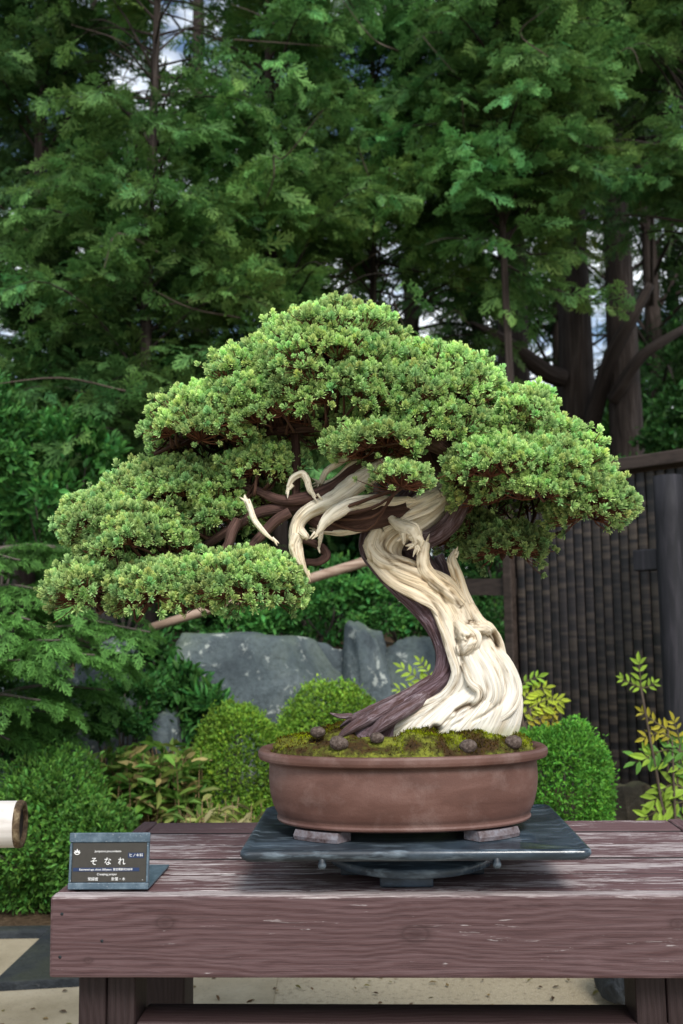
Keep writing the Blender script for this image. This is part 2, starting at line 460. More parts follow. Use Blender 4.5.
def rock_mat(name, a, b, d, lich=(.50, .52, .48), moss=(.06, .08, .03), lo=.62):
    m, nt = mat(name); o_ = objco(nt)
    n1 = noise(nt, o_, 3.2, 8, .62, .4); n2 = noise(nt, o_, 11, 6, .65, .3); n3 = noise(nt, o_, 45, 6, .7)
    c = ramp(nt, n1, [(.28, a), (.5, b), (.72, d)])
    c = mixc(nt, ramp(nt, n3, [(.35, (.55, .55, .55)), (.55, (0, 0, 0))]), c, a)
    c = mixc(nt, ramp(nt, n2, [(lo, (0, 0, 0)), (lo + .07, (.75, .75, .75))]), c, lich)
    g = N(nt, 'ShaderNodeNewGeometry'); up = sepz(nt, g.outputs['Normal'])
    mf = math_(nt, 'MULTIPLY', math_(nt, 'ADD', up, -.15, True), ramp(nt, n1, [(.4, (0, 0, 0)), (.6, (.9, .9, .9))]))
    c = mixc(nt, mf, c, moss)
    finish(nt, c, .8, math_(nt, 'ADD', math_(nt, 'MULTIPLY', n1, 2.0), math_(nt, 'ADD', n2, math_(nt, 'MULTIPLY', n3, .5))), .7, .02, .3)
    return m
M['bluerock'] = rock_mat('blue_grey_rock', (.035, .046, .052), (.095, .122, .135), (.20, .235, .235), (.50, .54, .50), (.07, .10, .045), .58)
M['tanrock'] = rock_mat('mossy_tan_rock', (.03, .026, .018), (.08, .065, .045), (.15, .125, .09), (.2, .18, .14))
M['darkrock'] = rock_mat('dark_stone', (.010, .013, .016), (.025, .030, .036), (.06, .068, .075), (.12, .12, .12), (.03, .035, .02), .68)

# bamboo strip fence: stripes across
m, nt = mat('smoked_bamboo'); s = attr(nt, 'suv', 'Vector'); o_ = objco(nt)
cell = N(nt, 'ShaderNodeTexNoise'); cell.inputs['Scale'].default_value = 1.0; cell.inputs['Detail'].default_value = 3
nt.links.new(mapping(nt, s, (31.0, 34, 0)), cell.inputs['Vector'])
big = noise(nt, mapping(nt, o_, (2.0, 2.0, 1.2)), 1.0, 3)
c = ramp(nt, cell.outputs['Fac'], [(.40, (.004, .0035, .004)), (.47, (.011, .008, .009)), (.53, (.036, .026, .020)), (.62, (.075, .056, .040))])
c = mixc(nt, ramp(nt, big, [(.35, (0, 0, 0)), (.65, (.65, .65, .65))]), c, (.020, .016, .019))
c = mixc(nt, 1.0, c, attr(nt, 'Col'), 'MULTIPLY')
finish(nt, c, .45, cell.outputs['Fac'], .35, .004, .4)
M['bamboo'] = m

def wood_simple(name, c0, c1, c2, scl=(40, 40, 4), rough=.7):
    m, nt = mat(name); o_ = objco(nt)
    g = noise(nt, mapping(nt, o_, scl), 1.0, 6, .62, .8)
    c = ramp(nt, g, [(.28, c0), (.5, c1), (.75, c2)])
    c = mixc(nt, 1.0, c, attr(nt, 'Col'), 'MULTIPLY')
    finish(nt, c, rough, g, .5, .003, .3); return m
M['darkpost'] = wood_simple('dark_fence_post', (.006, .006, .008), (.014, .014, .018), (.040, .037, .045), (30, 30, 3))
M['brownbeam'] = wood_simple('brown_beam', (.016, .011, .009), (.038, .027, .022), (.07, .05, .042), (6, 40, 40))
M['palewood'] = wood_simple('pale_pole_wood', (.16, .10, .07), (.30, .21, .155), (.42, .33, .26), (5, 40, 40))
M['whitelog'] = wood_simple('bleached_bamboo', (.40, .36, .32), (.62, .58, .54), (.74, .72, .69), (5, 38, 38), .55)
M['logrim'] = wood_simple('dark_log_rim', (.02, .012, .008), (.10, .065, .035), (.32, .25, .15), (60, 60, 60), .8)
M['logend'] = wood_simple('hollow_log_inside', (.008, .006, .005), (.022, .017, .015), (.05, .04, .035), (30, 30, 30), .8)

m, nt = mat('fertiliser_ball'); o_ = objco(nt)
n1 = noise(nt, o_, 160, 5, .7)
finish(nt, mixc(nt, .8, ramp(nt, n1, [(.3, (.035, .024, .019)), (.5, (.105, .078, .066)), (.75, (.21, .17, .15))]), attr(nt, 'Col'), 'MULTIPLY'), .9, n1, .9, .004, .2)
M['pellet'] = m

# ground
m, nt = mat('ground_soil'); o_ = objco(nt)
n1 = noise(nt, o_, 1.3, 6, .6); n2 = noise(nt, o_, 60, 5, .7); n3 = noise(nt, o_, 300, 2)
sand = ramp(nt, n1, [(.3, (.235, .195, .125)), (.6, (.36, .31, .215)), (.8, (.42, .38, .29))])
sand = mixc(nt, ramp(nt, n2, [(.32, (.75, .75, .75)), (.48, (0, 0, 0))]), sand, (.13, .098, .06))
sand = mixc(nt, ramp(nt, n3, [(.52, (0, 0, 0)), (.66, (.6, .6, .6))]), sand, (.5, .46, .38))
earth = ramp(nt, n2, [(.3, (.030, .020, .012)), (.55, (.085, .058, .036)), (.75, (.17, .125, .08))])
ysep = sepz(nt, o_, 1)
yy = math_(nt, 'ADD', ysep, math_(nt, 'MULTIPLY', n1, .22))
c = mixc(nt, ramp(nt, math_(nt, 'MULTIPLY', yy, .1), [(.345, (0, 0, 0)), (.352, (1, 1, 1))]), sand, earth)
finish(nt, c, .95, math_(nt, 'ADD', n2, n3), .6, .006, .1)
M['ground'] = m
m, nt = mat('concrete_path'); o_ = objco(nt)
n1 = noise(nt, o_, 3.0, 6, .65); n2 = noise(nt, o_, 130, 4, .7)
c = ramp(nt, n1, [(.3, (.22, .185, .12)), (.55, (.33, .285, .20)), (.8, (.42, .38, .29))])
c = mixc(nt, ramp(nt, n2, [(.3, (.5, .5, .5)), (.45, (0, 0, 0))]), c, (.13, .11, .085))
finish(nt, c, .9, n2, .5, .003, .2)
M['concrete'] = m

def flat(name, c, rough=.5, spec=.5):
    m, nt = mat(name); n1 = noise(nt, objco(nt), 120, 4, .6)
    finish(nt, mixc(nt, n1, tuple(x * .75 for x in c), tuple(min(1, x * 1.2) for x in c)), rough, None, spec=spec); return m
M['signface'] = flat('sign_face', (.040, .036, .030), .35)
M['signframe'] = None
m, nt = mat('painted_sign_metal'); o_ = objco(nt)
n1 = noise(nt, o_, 60, 5, .7); n2 = noise(nt, o_, 300, 4, .7)
c = ramp(nt, n1, [(.3, (.035, .060, .085)), (.55, (.075, .115, .15)), (.75, (.15, .20, .24))])
c = mixc(nt, ramp(nt, n2, [(.60, (0, 0, 0)), (.70, (.8, .8, .8))]), c, (.42, .45, .47))
finish(nt, c, .4, n2, .2, .001, .5); M['signframe'] = m
M['white'] = flat('white_lettering', (.80, .80, .78), .5)
M['navy'] = flat('navy_label_strip', (.012, .028, .085), .35)

# ------------------------------------------------------------------ world & light
w = bpy.data.worlds.new('World'); scn.world = w; w.use_nodes = True; nt = w.node_tree; nt.nodes.clear()
SUN_EL, SUN_AZ = R(44), R(165)      # azimuth measured from +Y towards +X : behind the camera, to the right
sky = N(nt, 'ShaderNodeTexSky', sky_type='NISHITA', sun_disc=False, sun_elevation=SUN_EL, sun_rotation=SUN_AZ)
tc = N(nt, 'ShaderNodeTexCoord')
cl = noise(nt, mapping(nt, tc.outputs['Generated'], (1, 1, 1.6)), 4.2, 6, .6, .3)
bg1 = N(nt, 'ShaderNodeBackground'); bg1.inputs[1].default_value = .15; nt.links.new(sky.outputs[0], bg1.inputs[0])
bg2 = N(nt, 'ShaderNodeBackground'); bg2.inputs[0].default_value = (.90, .95, 1.0, 1); bg2.inputs[1].default_value = 1.5
mx = N(nt, 'ShaderNodeMixShader'); nt.links.new(ramp(nt, cl, [(.44, (0, 0, 0)), (.57, (1, 1, 1))]), mx.inputs[0])
nt.links.new(bg1.outputs[0], mx.inputs[1]); nt.links.new(bg2.outputs[0], mx.inputs[2])
wo = N(nt, 'ShaderNodeOutputWorld'); nt.links.new(mx.outputs[0], wo.inputs[0])
sd = bpy.data.lights.new('sun', 'SUN'); sd.energy = 3.7; sd.angle = R(20); sd.color = (1, .96, .90)
so = bpy.data.objects.new('sun', sd); COL.objects.link(so)
sdir = Vector((math.sin(SUN_AZ) * math.cos(SUN_EL), math.cos(SUN_AZ) * math.cos(SUN_EL), math.sin(SUN_EL)))
so.rotation_euler = sdir.to_track_quat('Z', 'Y').to_euler(); so.location = (1, -3, 6)
scn.view_settings.view_transform = 'Standard'; scn.view_settings.look = 'None'
scn.view_settings.exposure = 0; scn.view_settings.gamma = 1

# ------------------------------------------------------------------ ground
def sstep(a, b, x):
    t = np.clip((x - a) / (b - a), 0, 1); return t * t * (3 - 2 * t)
def gz(x, y):
    x = np.asarray(x, float); y = np.asarray(y, float)
    z = .88 * sstep(5.0, 5.7, y) + .9 * sstep(8, 30, y)
    z = z + .10 * sstep(3.5, 4.6, y) * (1 - sstep(5, 5.7, y))
    return z
xs = np.unique(np.concatenate([np.linspace(-200, -8, 14), np.linspace(-8, 8, 90), np.linspace(8, 200, 14)]))
ys = np.unique(np.concatenate([np.linspace(-60, 0, 10), np.linspace(0, 9, 110), np.linspace(9, 300, 24)]))
gx, gy = np.meshgrid(xs, ys); P = np.stack([gx.ravel(), gy.ravel()], -1)
zz = gz(P[:, 0], P[:, 1]) + .015 * snoise(P, 3.0, 2) * (P[:, 1] > 3.4) * (np.abs(P[:, 0]) < 10)
o = mk('ground', np.column_stack([P, zz]), grid_faces(len(xs), len(ys), False), M['ground']); tag(o, kind='structure')
# concrete path: slab in front of the planting bed (left of the table), a few cm thick
V, Q = box_geo(-6, -.2, 2.0, 3.36, -.05, .004); V[[0, 4], 1] += .0
b = MB().add(V, Q); o = b.build('concrete_path', M['concrete'], smooth=False); tag(o, kind='structure')

# ------------------------------------------------------------------ display table
TZ = .6
TYAW = R(-2.5)
fl = on_z(50, 896.5, TZ)
tb = thing('display_table', 'weathered purple-brown plank table carrying the bonsai pot', 'table', (fl[0], fl[1], 0), TYAW)
ca, sa = math.cos(TYAW), math.sin(TYAW)
def tloc(p):
    d = np.asarray(p, float) - np.array([fl[0], fl[1], 0]); return np.array([d[0] * ca + d[1] * sa, -d[0] * sa + d[1] * ca, d[2]])
def tw(x, y, z): return np.array([fl[0] + x * ca - y * sa, fl[1] + x * sa + y * ca, z])
TL = tloc(on_z(672, 821.7, TZ))[0] + .03
TD = .58
def board(name, x0, x1, y0, y1, z0, z1, wear, dark=1.0, mt='timber_x', bev=.004, jit=0.0, seed=0):
    V, Q = box_geo(x0, x1, y0, y1, z0, z1)
    o = mk(name, V, Q, M[mt], tb, np.array([rng.random(), wear, dark]), None, False, True)
    bevel(o, bev, 2); return o
board('apron', 0, TL, 0, .030, TZ - .118, TZ, .22, .72, 'apron', bev=.005)
board('apron', .03, TL - .03, TD - .03, TD - .002, TZ - .118, TZ - .03, .1, .6)
wears = [.42, .50, .58, .44, .30]
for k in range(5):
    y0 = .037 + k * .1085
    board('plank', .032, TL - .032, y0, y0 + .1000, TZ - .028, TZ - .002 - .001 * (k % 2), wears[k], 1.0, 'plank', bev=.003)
for x0 in (0, TL - .030):
    board('end_board', x0, x0 + .030, .0325, TD, TZ - .118, TZ - .001, .15, .8, 'timber_y')
# legs (pairs of posts), front and back, and a lower shelf rail
def leg(x0, x1, y0, y1):
    return board('leg', x0, x1, y0, y1, -.01, TZ - .030, .05, .20, 'timber_z')
leg(.030, .073, .050, .13); leg(.0745, .118, .050, .13)
leg(.035, .118, TD - .15, TD - .06)
xr = tloc(on_z(640, 975, TZ - .118))[0]
leg(xr, xr + .045, .050, .13); leg(xr + .0465, xr + .09, .050, .13)
leg(TL - .118, TL - .035, TD - .15, TD - .06)
zst = float(at(384, 1015, fl[1] + .06)[2])
board('stretcher', .12, TL - .12, .050, .13, zst - .07, zst, .0, .30)
board('stretcher', .12, TL - .12, TD - .13, TD - .07, .12, .18, .0, .30)
for y0 in ():
    pass
# bolts in the apron
for px, py in ((62, 914), (102, 941), (60, 957)):
    p = tloc(on_z(50, 896.5, TZ)); d = ray(px, py)
    # intersect with apron front plane
    nrm = np.array([-(-sa), -ca, 0]); nrm = np.array([sa, -ca, 0])
    t = ((np.array([fl[0], fl[1], 0]) - CAM) @ nrm) / (d @ nrm); q = tloc(CAM + d * t)
    V, Q = lathe_geo([(.0001, -.001), (.0022, -.001), (.0024, .0004), (.0001, .0006)], 14)
    V = np.column_stack([V[:, 0], -V[:, 2], V[:, 1]]) + q
    mk('screw_head', V, Q, M['darkrock'], tb, np.array((.5, .1, .5)), None, True, True)

# ------------------------------------------------------------------ turntable under the pot
YP = 1.67
ct = tw(*tloc(on_z(414, 860, TZ))[:2], TZ)
pc = at(403, 790, YP); PCX = pc[0]
TT = thing('turntable', 'dark blue-grey slate turntable tray between pot and table', 'turntable', (PCX + .012, YP + .008, TZ), R(-2.0))
def tt(name, V, Q, bev=.003, col=(1, 1, 1)):
    o = mk(name, V, Q, M['slate'], TT, np.array(col), None, False, True)
    if bev: bevel(o, bev, 3)
    return o
hw, hd = .254, .183
# tray with a shallow raised lip: built from profile rings on a rectangle
def rect_rings(rings, n=9, cr=.03):
    Vs = []
    for (ax, by, z, c) in rings:
        pts = []
        for sx, sy, a0 in ((1, 1, 0), (-1, 1, 90), (-1, -1, 180), (1, -1, 270)):
            for k in range(n):
                t = R(a0 + 90 * k / (n - 1)); pts.append((sx * (ax - c) + c * math.cos(t), sy * (by - c) + c * math.sin(t), z))
        Vs.append(pts)
    V = np.array(Vs).reshape(-1, 3); k = len(Vs[0]); Q = grid_faces(k, len(Vs))
    return V, Q, k
rg_l = [(.02, .02, .0555, .01), (hw - .02, hd - .02, .0555, .012), (hw - .004, hd - .004, .0565, .012), (hw, hd, .0595, .013), (hw + .003, hd + .003, .0655, .013), (hw + .002, hd + .002, .0710, .013), (hw - .003, hd - .003, .0730, .012), (hw - .009, hd - .009, .0720, .010), (hw - .012, hd - .012, .0700, .010), (.02, .02, .0700, .01), (.0005, .0005, .0700, .0002)]
V, Q, k = rect_rings(rg_l); o = mk('tray', V, Q, M['slate'], TT, np.array((1, 1, 1.)), None, True, True)
V, Q = lathe_geo([(.001, .018), (.130, .0188), (.133, .021), (.133, .031), (.130, .033), (.100, .035), (.100, .0556)], 72); o = mk('disc', V, Q, M['slate'], TT, np.array((.9, .9, .9)), None, True, True)
V, Q = lathe_geo([(.150, .026), (.152, .028), (.152, .036), (.149, .038), (.12, .039)], 72)
V, Q = box_geo(-.052, .030, -.105, .105, 0.0005, .0185); tt('foot_bar', V, Q, .003, (.7, .75, .8))
V, Q = box_geo(-.115, -.0525, -.03, .03, 0.0005, .0182); tt('foot_bar', V, Q, .003, (.6, .6, .6))
V, Q = box_geo(.0305, .115, -.03, .03, 0.0005, .0182); tt('foot_bar', V, Q, .003, (.6, .6, .6))
kn = None
for px in (326, 502):
    xk = at(px, 858, YP - hd)[0] - PCX - .012
    V, Q = lathe_geo([(.0005, -.0065), (.0030, -.0058), (.0055, -.0035), (.0065, 0), (.0058, .003), (.0050, .0045), (.0050, .012), (.0005, .012)], 20)
    if kn is None:
        kn = mk('knob', V, Q, M['slate'], TT, np.array((.7, .7, .7)), None, True, True)
        o = kn
    else:
        o = kn.copy(); link(o, TT)
    o.location = (float(xk), -hd + .004, .0510)

# ------------------------------------------------------------------ pot
PZ = TZ + .0705
POT = thing('bonsai_pot', 'oval unglazed reddish-brown clay pot standing on the slate tray', 'pot', (PCX, YP, PZ), 0)
A, B = .2365, .152
prof = [(.02, .020), (.80, .020), (.835, .0225), (.865, .0235), (.872, .0265), (.865, .0295), (.868, .034), (.895, .046), (.918, .066), (.926, .085), (.924, .102), (.922, .110), (.930, .113), (.962, .1145), (.992, .117), (1.0, .1215), (.998, .1275), (.985, .1305), (.955, .1310), (.925, .129), (.905, .124), (.90, .110), (.2, .108)]
pr = np.array(prof); pr[:, 1] = np.where(pr[:, 1] < .035, pr[:, 1] - .0045, pr[:, 1] - .0045 * np.clip((.131 - pr[:, 1]) / .096, 0, 1)); tt_ = np.linspace(0, len(pr) - 1, 110)
ps = np.column_stack([np.interp(tt_, np.arange(len(pr)), pr[:, 0]), np.interp(tt_, np.arange(len(pr)), pr[:, 1])])
V, Q = lathe_geo(ps, 144, 2.25, A, B)
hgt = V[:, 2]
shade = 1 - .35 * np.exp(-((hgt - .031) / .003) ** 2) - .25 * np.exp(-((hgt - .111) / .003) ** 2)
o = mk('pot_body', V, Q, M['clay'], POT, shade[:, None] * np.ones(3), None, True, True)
for sx, sy in ((-1, -1), (1, -1), (-1, 1), (1, 1)):
    # cloud feet following the base curve
    a0 = R(35) if True else 0
    ths = np.linspace(R(33), R(61), 14)
    Vf = []
    for th in ths:
        c, s_ = math.cos(th), math.sin(th)
        for rr, z in ((.70, .0003), (.865, .0003), (.872, .006), (.855, .0152), (.70, .0152)):
            Vf.append((sx * rr * A * c ** (2 / 2.25), sy * rr * B * s_ ** (2 / 2.25), z))
    Vf = np.array(Vf); Qf = grid_faces(5, 14)
    n0 = len(Vf)
    o = mk('pot_foot', Vf, [Qf, np.array([[0, 1, 2], [0, 2, 3], [0, 3, 4], [n0 - 5, n0 - 4, n0 - 3], [n0 - 5, n0 - 3, n0 - 2], [n0 - 5, n0 - 2, n0 - 1]])], M['foot'], POT, np.array((1.35, 1.75, 2.3)), None, False, True)

# ------------------------------------------------------------------ moss mound in the pot
def mound_z(x, y):
    """local to pot"""
    q = (np.abs(x / (A * .9)) ** 2.25 + np.abs(y / (B * .9)) ** 2.25)
    base = .124 + .030 * np.clip(1 - q, 0, 1) ** .30
    return base
nr, na = 46, 150
rr = np.linspace(0, 1, nr) ** .8; th = np.linspace(0, 2 * np.pi, na, endpoint=False)
c, s_ = np.cos(th), np.sin(th)
cx = np.sign(c) * np.abs(c) ** (2 / 2.25); sy = np.sign(s_) * np.abs(s_) ** (2 / 2.25)
X = (rr[:, None] * A * .905 * cx[None]).ravel(); Yv = (rr[:, None] * B * .905 * sy[None]).ravel()
Z = mound_z(X, Yv)
nz = snoise(np.column_stack([X, Yv]), 70, 5, 4); nb = snoise(np.column_stack([X, Yv]), 38, 9, 2)
edge = np.repeat(1 - rr ** 8, na)
Z = Z + (.008 * nz + .011 * np.maximum(nb, -.4)) * edge
Vm = np.column_stack([X, Yv, Z])
moss = MB(); cm = np.ones((len(Vm), 3)); moss.add(Vm, grid_faces(na, nr), col=cm)
# fuzz
k = 22000
ii = rng.integers(na * 6, len(Vm), k); p = Vm[ii] + rng.normal(0, .002, (k, 3)) * [1, 1, .3]
g = snoise(p[:, :2], 26 * 1.0, 5, 3)
keep = rng.random(k) < np.clip(.45 + 1.1 * g, .06, 1); p = p[keep]; g = g[keep]; k = len(p)
d = norm(np.column_stack([rng.normal(0, .5, (k, 2)), np.ones(k)]))
base = np.where(g[:, None] > .0, np.array([[.25, .28, .036]]), np.array([[.14, .09, .024]])) * (.55 + .7 * rng.random((k, 1)))
bv = np.array([[-.5, 0, 0], [.5, 0, 0], [.35, .7, .1], [-.35, .7, .1]]) ; bv[2:, 0] *= .6
V, Fq, Cc = inst(bv, np.array([[0, 1, 2, 3]]), np.array([0, 0, 1., 1.]), p, d, rng.normal(size=(k, 3)), .0036 + .003 * rng.random(k), .0016, base * .5 / .12, base / .12)
moss.add(V, Fq, col=np.clip(Cc, 0, 3.0) * .8)
o = moss.build('moss', M['moss'], None, True, True); o.location = (PCX, YP, PZ); tag(o, 'green and rusty moss mound covering the soil in the pot', 'moss', kind='stuff')

def ball(name, p, r, seed, label):
    b = bpy.data.meshes.new(name)
    th = np.linspace(0, np.pi, 14); ph = np.linspace(0, 2 * np.pi, 22, endpoint=False)
    V = np.stack([np.sin(th)[:, None] * np.cos(ph)[None], np.sin(th)[:, None] * np.sin(ph)[None], np.repeat(np.cos(th)[:, None], 22, 1)], -1).reshape(-1, 3)
    V = V * (1 + .10 * snoise(V, 3.0, seed, 3))[:, None] * [1.08, 1, .85] * r
    o = mk(name, V, grid_faces(22, 14), M['pellet'], None, np.array((1, 1, 1.)), None, True, True); o.location = [float(x) for x in p]
    return tag(o, label, 'fertiliser ball', 'brown fertiliser balls on the moss')
for i, (px, py, dy, r, lb) in enumerate(((318, 731, -.05, .0115, 'dull brown fertiliser ball at the left edge of the moss, behind another'),
                            (339, 742, -.115, .0140, 'round brown fertiliser ball at the front rim, leftmost of the front ones'),
                            (377, 737, -.100, .0110, 'small brown fertiliser ball in front of the purple root'),
                            (469, 745, -.118, .0135, 'brown fertiliser ball at the front rim below the white deadwood'),
                            (513, 741, -.085, .0135, 'brown fertiliser ball at the right end of the moss'))):
    p = at(px, py + 1, YP + dy); r *= .93
    ball('fertiliser_ball', p, r, 30 + i, lb)

# ------------------------------------------------------------------ BONSAI
BT = thing('bonsai_tree', 'old bonsai juniper with bleached twisted trunk and wide green crown', 'bonsai tree', at(450, 728, YP))
PXM = YP / F           # metres per pixel at the trunk

def loft(stations, n, nu, seed, amp, kmin, kmax, twist, tr=.8, drift=2.0):
    """stations: (Lx,Ly,Rx,Ry,dY[,thick])"""
    Ls = np.array([at(s[0], s[1], YP + s[4]) for s in stations]); Rs = np.array([at(s[2], s[3], YP + s[4]) for s in stations])
    trs = np.array([s[5] if len(s) > 5 else tr for s in stations])
    C = catmull((Ls + Rs) / 2, n); W = catmull((Rs - Ls) / 2, n); ts = np.interp(np.linspace(0, len(stations) - 1, n), np.arange(len(stations)), trs)
    wl = np.linalg.norm(W, axis=1)
    Nv = np.array([0, -1.0, 0.12])[None] * (wl * ts)[:, None]
    th = np.linspace(0, 2 * np.pi, nu, endpoint=False)
    rg = ridges(nu, n, seed, kmin, kmax, twist, drift)
    rad = 1 + amp * rg
    V = C[:, None] + (np.cos(th)[None, :, None] * W[:, None] + np.sin(th)[None, :, None] * Nv[:, None]) * rad[..., None]
    L = np.concatenate([[0], np.cumsum(np.linalg.norm(np.diff(C, axis=0), axis=1))])
    wm = wl.mean()
    tw_ = twist * np.linspace(0, 1, n)[:, None]
    suv = np.stack(np.broadcast_arrays(np.cos(th[None] + tw_) * wm * 1.5, L[:, None], np.sin(th[None] + tw_) * wm * 1.5), -1).reshape(-1, 3)
    V = V.reshape(-1, 3); Q = grid_faces(nu, n)
    V = np.vstack([V, C[0], C[-1]]); suv = np.vstack([suv, suv[0], suv[-1]]); k = len(V); j = np.arange(nu)
    T3 = np.vstack([np.stack([(j + 1) % nu, j, np.full(nu, k - 2)], -1), np.stack([(n - 1) * nu + j, (n - 1) * nu + (j + 1) % nu, np.full(nu, k - 1)], -1)])
    return V, Q, T3, suv, np.concatenate([rg.ravel(), [0, 0]])

def dead_col(V, rg, extra=1.0):
    """tan high up on the trunk, bone white low down; crevices painted darker in place of shade"""
    z = V[:, 2]; zb = at(450, 728, YP)[2]
    t = np.clip((z - zb - .08) / .16, 0, 1)
    base = np.array([.93, .915, .88])[None] * (1 - t[:, None]) + np.array([.93, .80, .61])[None] * t[:, None]
    t2 = np.clip((z - zb - .24) / .1, 0, 1)[:, None]
    base = base * (1 - t2) + np.array([.99, .93, .81])[None] * t2
    crevice_shade = np.clip((-rg - .18) * 1.6, 0, 1)[:, None]  # shade of the ridge valleys, put into the vertex colour
    foot = np.clip(1 - (z - zb + .004) / .012, 0, 1)[:, None] * .5
    c = base * (1 - crevice_shade * np.array([[.40, .50, .62]]))
    return c * (1 - foot * np.array([[.45, .40, .65]])) * extra

dead = MB()
ST = [(378, 746, 516, 738, .0, .5), (384, 735, 519, 724, .0, .55), (396, 722, 521, 710, .0, .6), (416, 705, 521, 697, .0, .62), (440, 687, 517, 680, .0, .7), (452, 668, 510, 663, .0, .8), (452, 648, 501, 648, .0, .8),
      (445, 628, 486, 626, .0, .85), (432, 609, 474, 606, .0, .85), (411, 594, 462, 588, .0, .8), (392, 580, 446, 575, .0, .8), (374, 566, 420, 566, .0, .85),
      (365, 550, 402, 557, .0, .95), (371, 536, 404, 545, .0, .95), (385, 522, 418, 537, .0, .9), (400, 511, 433, 526, .0, .85), (417, 500, 446, 512, 0, .8), (432, 488, 455, 497, 0, .7), (440, 478, 452, 484, 0, .6)]
V, Q, T3, suv, rg = loft(ST, 420, 300, 11, .095, 2, 8, 1.4, .8, 2.8)
dead.add(V, Q, T3, dead_col(V, rg), suv)

def dtube(pts, rpx, dY, seed, sides=18, ridge=.16, mb=None, colf=dead_col, kmin=2, kmax=6, twist=1.5, extra=1.0, flat=1.0):
    mb = mb or dead
    if np.ndim(dY) == 0: dY = [dY] * len(pts)
    P = [at(x, y, YP + d) for (x, y), d in zip(pts, dY)]
    V, Q, T3, suv, rg = tube_geo(P, np.array(rpx) * PXM, sides, len(pts) * 10, ridge, seed, kmin, kmax, twist, flat)
    mb.add(V, Q, T3, colf(V, rg, extra), suv)

# flowing flat shells on the lower deadwood
FLT = dict(flat=.42, kmin=3, kmax=9)
dtube([(428, 594), (446, 622), (457, 650), (464, 676), (450, 700), (418, 716), (388, 732)], [4, 9, 11, 13, 12, 10, 6], [-.026, -.038, -.040, -.042, -.036, -.034, -.03], 41, 34, .16, twist=.6, **FLT)
dtube([(458, 612), (470, 650), (484, 678), (486, 698), (466, 714), (436, 733)], [5, 12, 15, 15, 13, 9], [-.034, -.044, -.048, -.046, -.044, -.042], 42, 34, .15, twist=.6, **FLT)
dtube([(482, 640), (500, 662), (510, 688), (503, 706), (480, 719), (446, 733)], [6, 10, 12, 12, 10, 7], [-.024, -.028, -.028, -.036, -.040, -.044], 43, 34, .15, twist=.6, **FLT)
dtube([(462, 664), (470, 682), (480, 692), (474, 706), (452, 718)], [2, 3.5, 4.5, 4, 2], [-.052, -.056, -.058, -.055, -.05], 44, 18, .2)
dtube([(370, 557), (393, 578), (420, 591), (440, 604), (452, 626), (456, 645)], [5, 9, 11, 10, 9, 4], [-.024, -.036, -.037, -.037, -.037, -.034], 45, 30, .18, twist=.6, **FLT)
dtube([(366, 543), (378, 561), (404, 572), (432, 583), (452, 600), (464, 620)], [4, 7, 9, 8, 8, 4], [-.024, -.027, -.036, -.036, -.036, -.034], 46, 30, .18, twist=.6, **FLT)
dtube([(378, 528), (372, 546), (384, 560), (408, 565), (432, 573)], [5, 8, 9, 7, 4], [-.024, -.027, -.034, -.030, -.016], 47, 28, .18, twist=.6, **FLT)
dtube([(398, 512), (420, 502), (440, 492)], [4, 8, 5], [-.028, -.03, -.022], 57, 26, .2, twist=.5, **FLT)
dtube([(384, 530), (404, 518), (428, 508), (446, 497)], [3, 5, 6, 3], [-.03, -.036, -.032, -.022], 58, 22, .2, twist=.5, **FLT)
# open strand with a gap beside the burl
dtube([(470, 606), (481, 622), (490, 628), (499, 642), (503, 660), (508, 676)], [5, 5, 4.5, 4, 4.5, 6], [-.015, -.03, -.03, -.02, -.012, -.01], 48, 16, .16)
# burl
dtube([(456, 622), (464, 632), (470, 640), (462, 650), (458, 655)], [4, 9, 10, 8, 2], [-.040, -.048, -.050, -.046, -.042], 49, 34, .34, kmin=3, kmax=12, twist=3.0)
dtube([(470, 628), (482, 628), (489, 632)], [6, 5, 3.5], [-.048, -.042, -.032], 50, 22, .28)
# column strand and jins
dtube([(426, 543), (423, 556), (425, 570), (436, 582), (450, 592), (460, 604)], [4, 6, 7, 7, 8, 7], [-.03, -.035, -.035, -.04, -.04, -.03], 51, 18, .18)
dtube([(455, 549), (452, 560), (456, 573), (460, 584), (463, 596), (470, 612)], [.8, 4.5, 6, 5.5, 7, 8], [-.01, -.01, -.01, -.01, -.01, -.01], 52, 18, .2)
dtube([(447, 561), (451, 567), (456, 575)], [.6, 3, 3], -.012, 53, 10, .15)
dtube([(388, 506), (391, 518), (401, 526), (412, 531), (416, 541), (412, 548)], [3, 3.5, 7, 9, 6, 1], [-.035, -.042, -.048, -.05, -.05, -.05], 54, 22, .30, kmin=3, kmax=9)
dtube([(408, 530), (420, 540), (421, 547)], [5, 4, .8], -.055, 55, 12, .2)
dtube([(403, 533), (404, 545)], [4, .8], -.055, 56, 10, .2)
def splinters(x, y, dY, dx, dy, n, ln, mb, seed, spread=.5, w=1.3):
    r = np.random.default_rng(seed)
    for q in range(n):
        a_ = math.atan2(dy, dx) + r.normal() * spread; l_ = ln * (.5 + .8 * r.random()); ox, oy = r.normal(0, 1.6, 2)
        dtube([(x + ox - math.cos(a_) * 3, y + oy - math.sin(a_) * 3), (x + ox + math.cos(a_) * l_ * .5, y + oy + math.sin(a_) * l_ * .5), (x + ox + math.cos(a_) * l_, y + oy + math.sin(a_) * l_)], [w * 1.5, w, .25], dY, seed + q, 7, .15, mb)
splinters(426, 544, -.03, -.1, -1, 5, 9, dead, 600)
splinters(416, 543, -.052, .1, 1, 7, 9, dead, 620, .6, 1.5)
splinters(404, 536, -.052, -.2, 1, 5, 8, dead, 640, .6, 1.4)
splinters(446, 490, -.03, .5, -1, 7, 9, dead, 660, .5, 1.8)
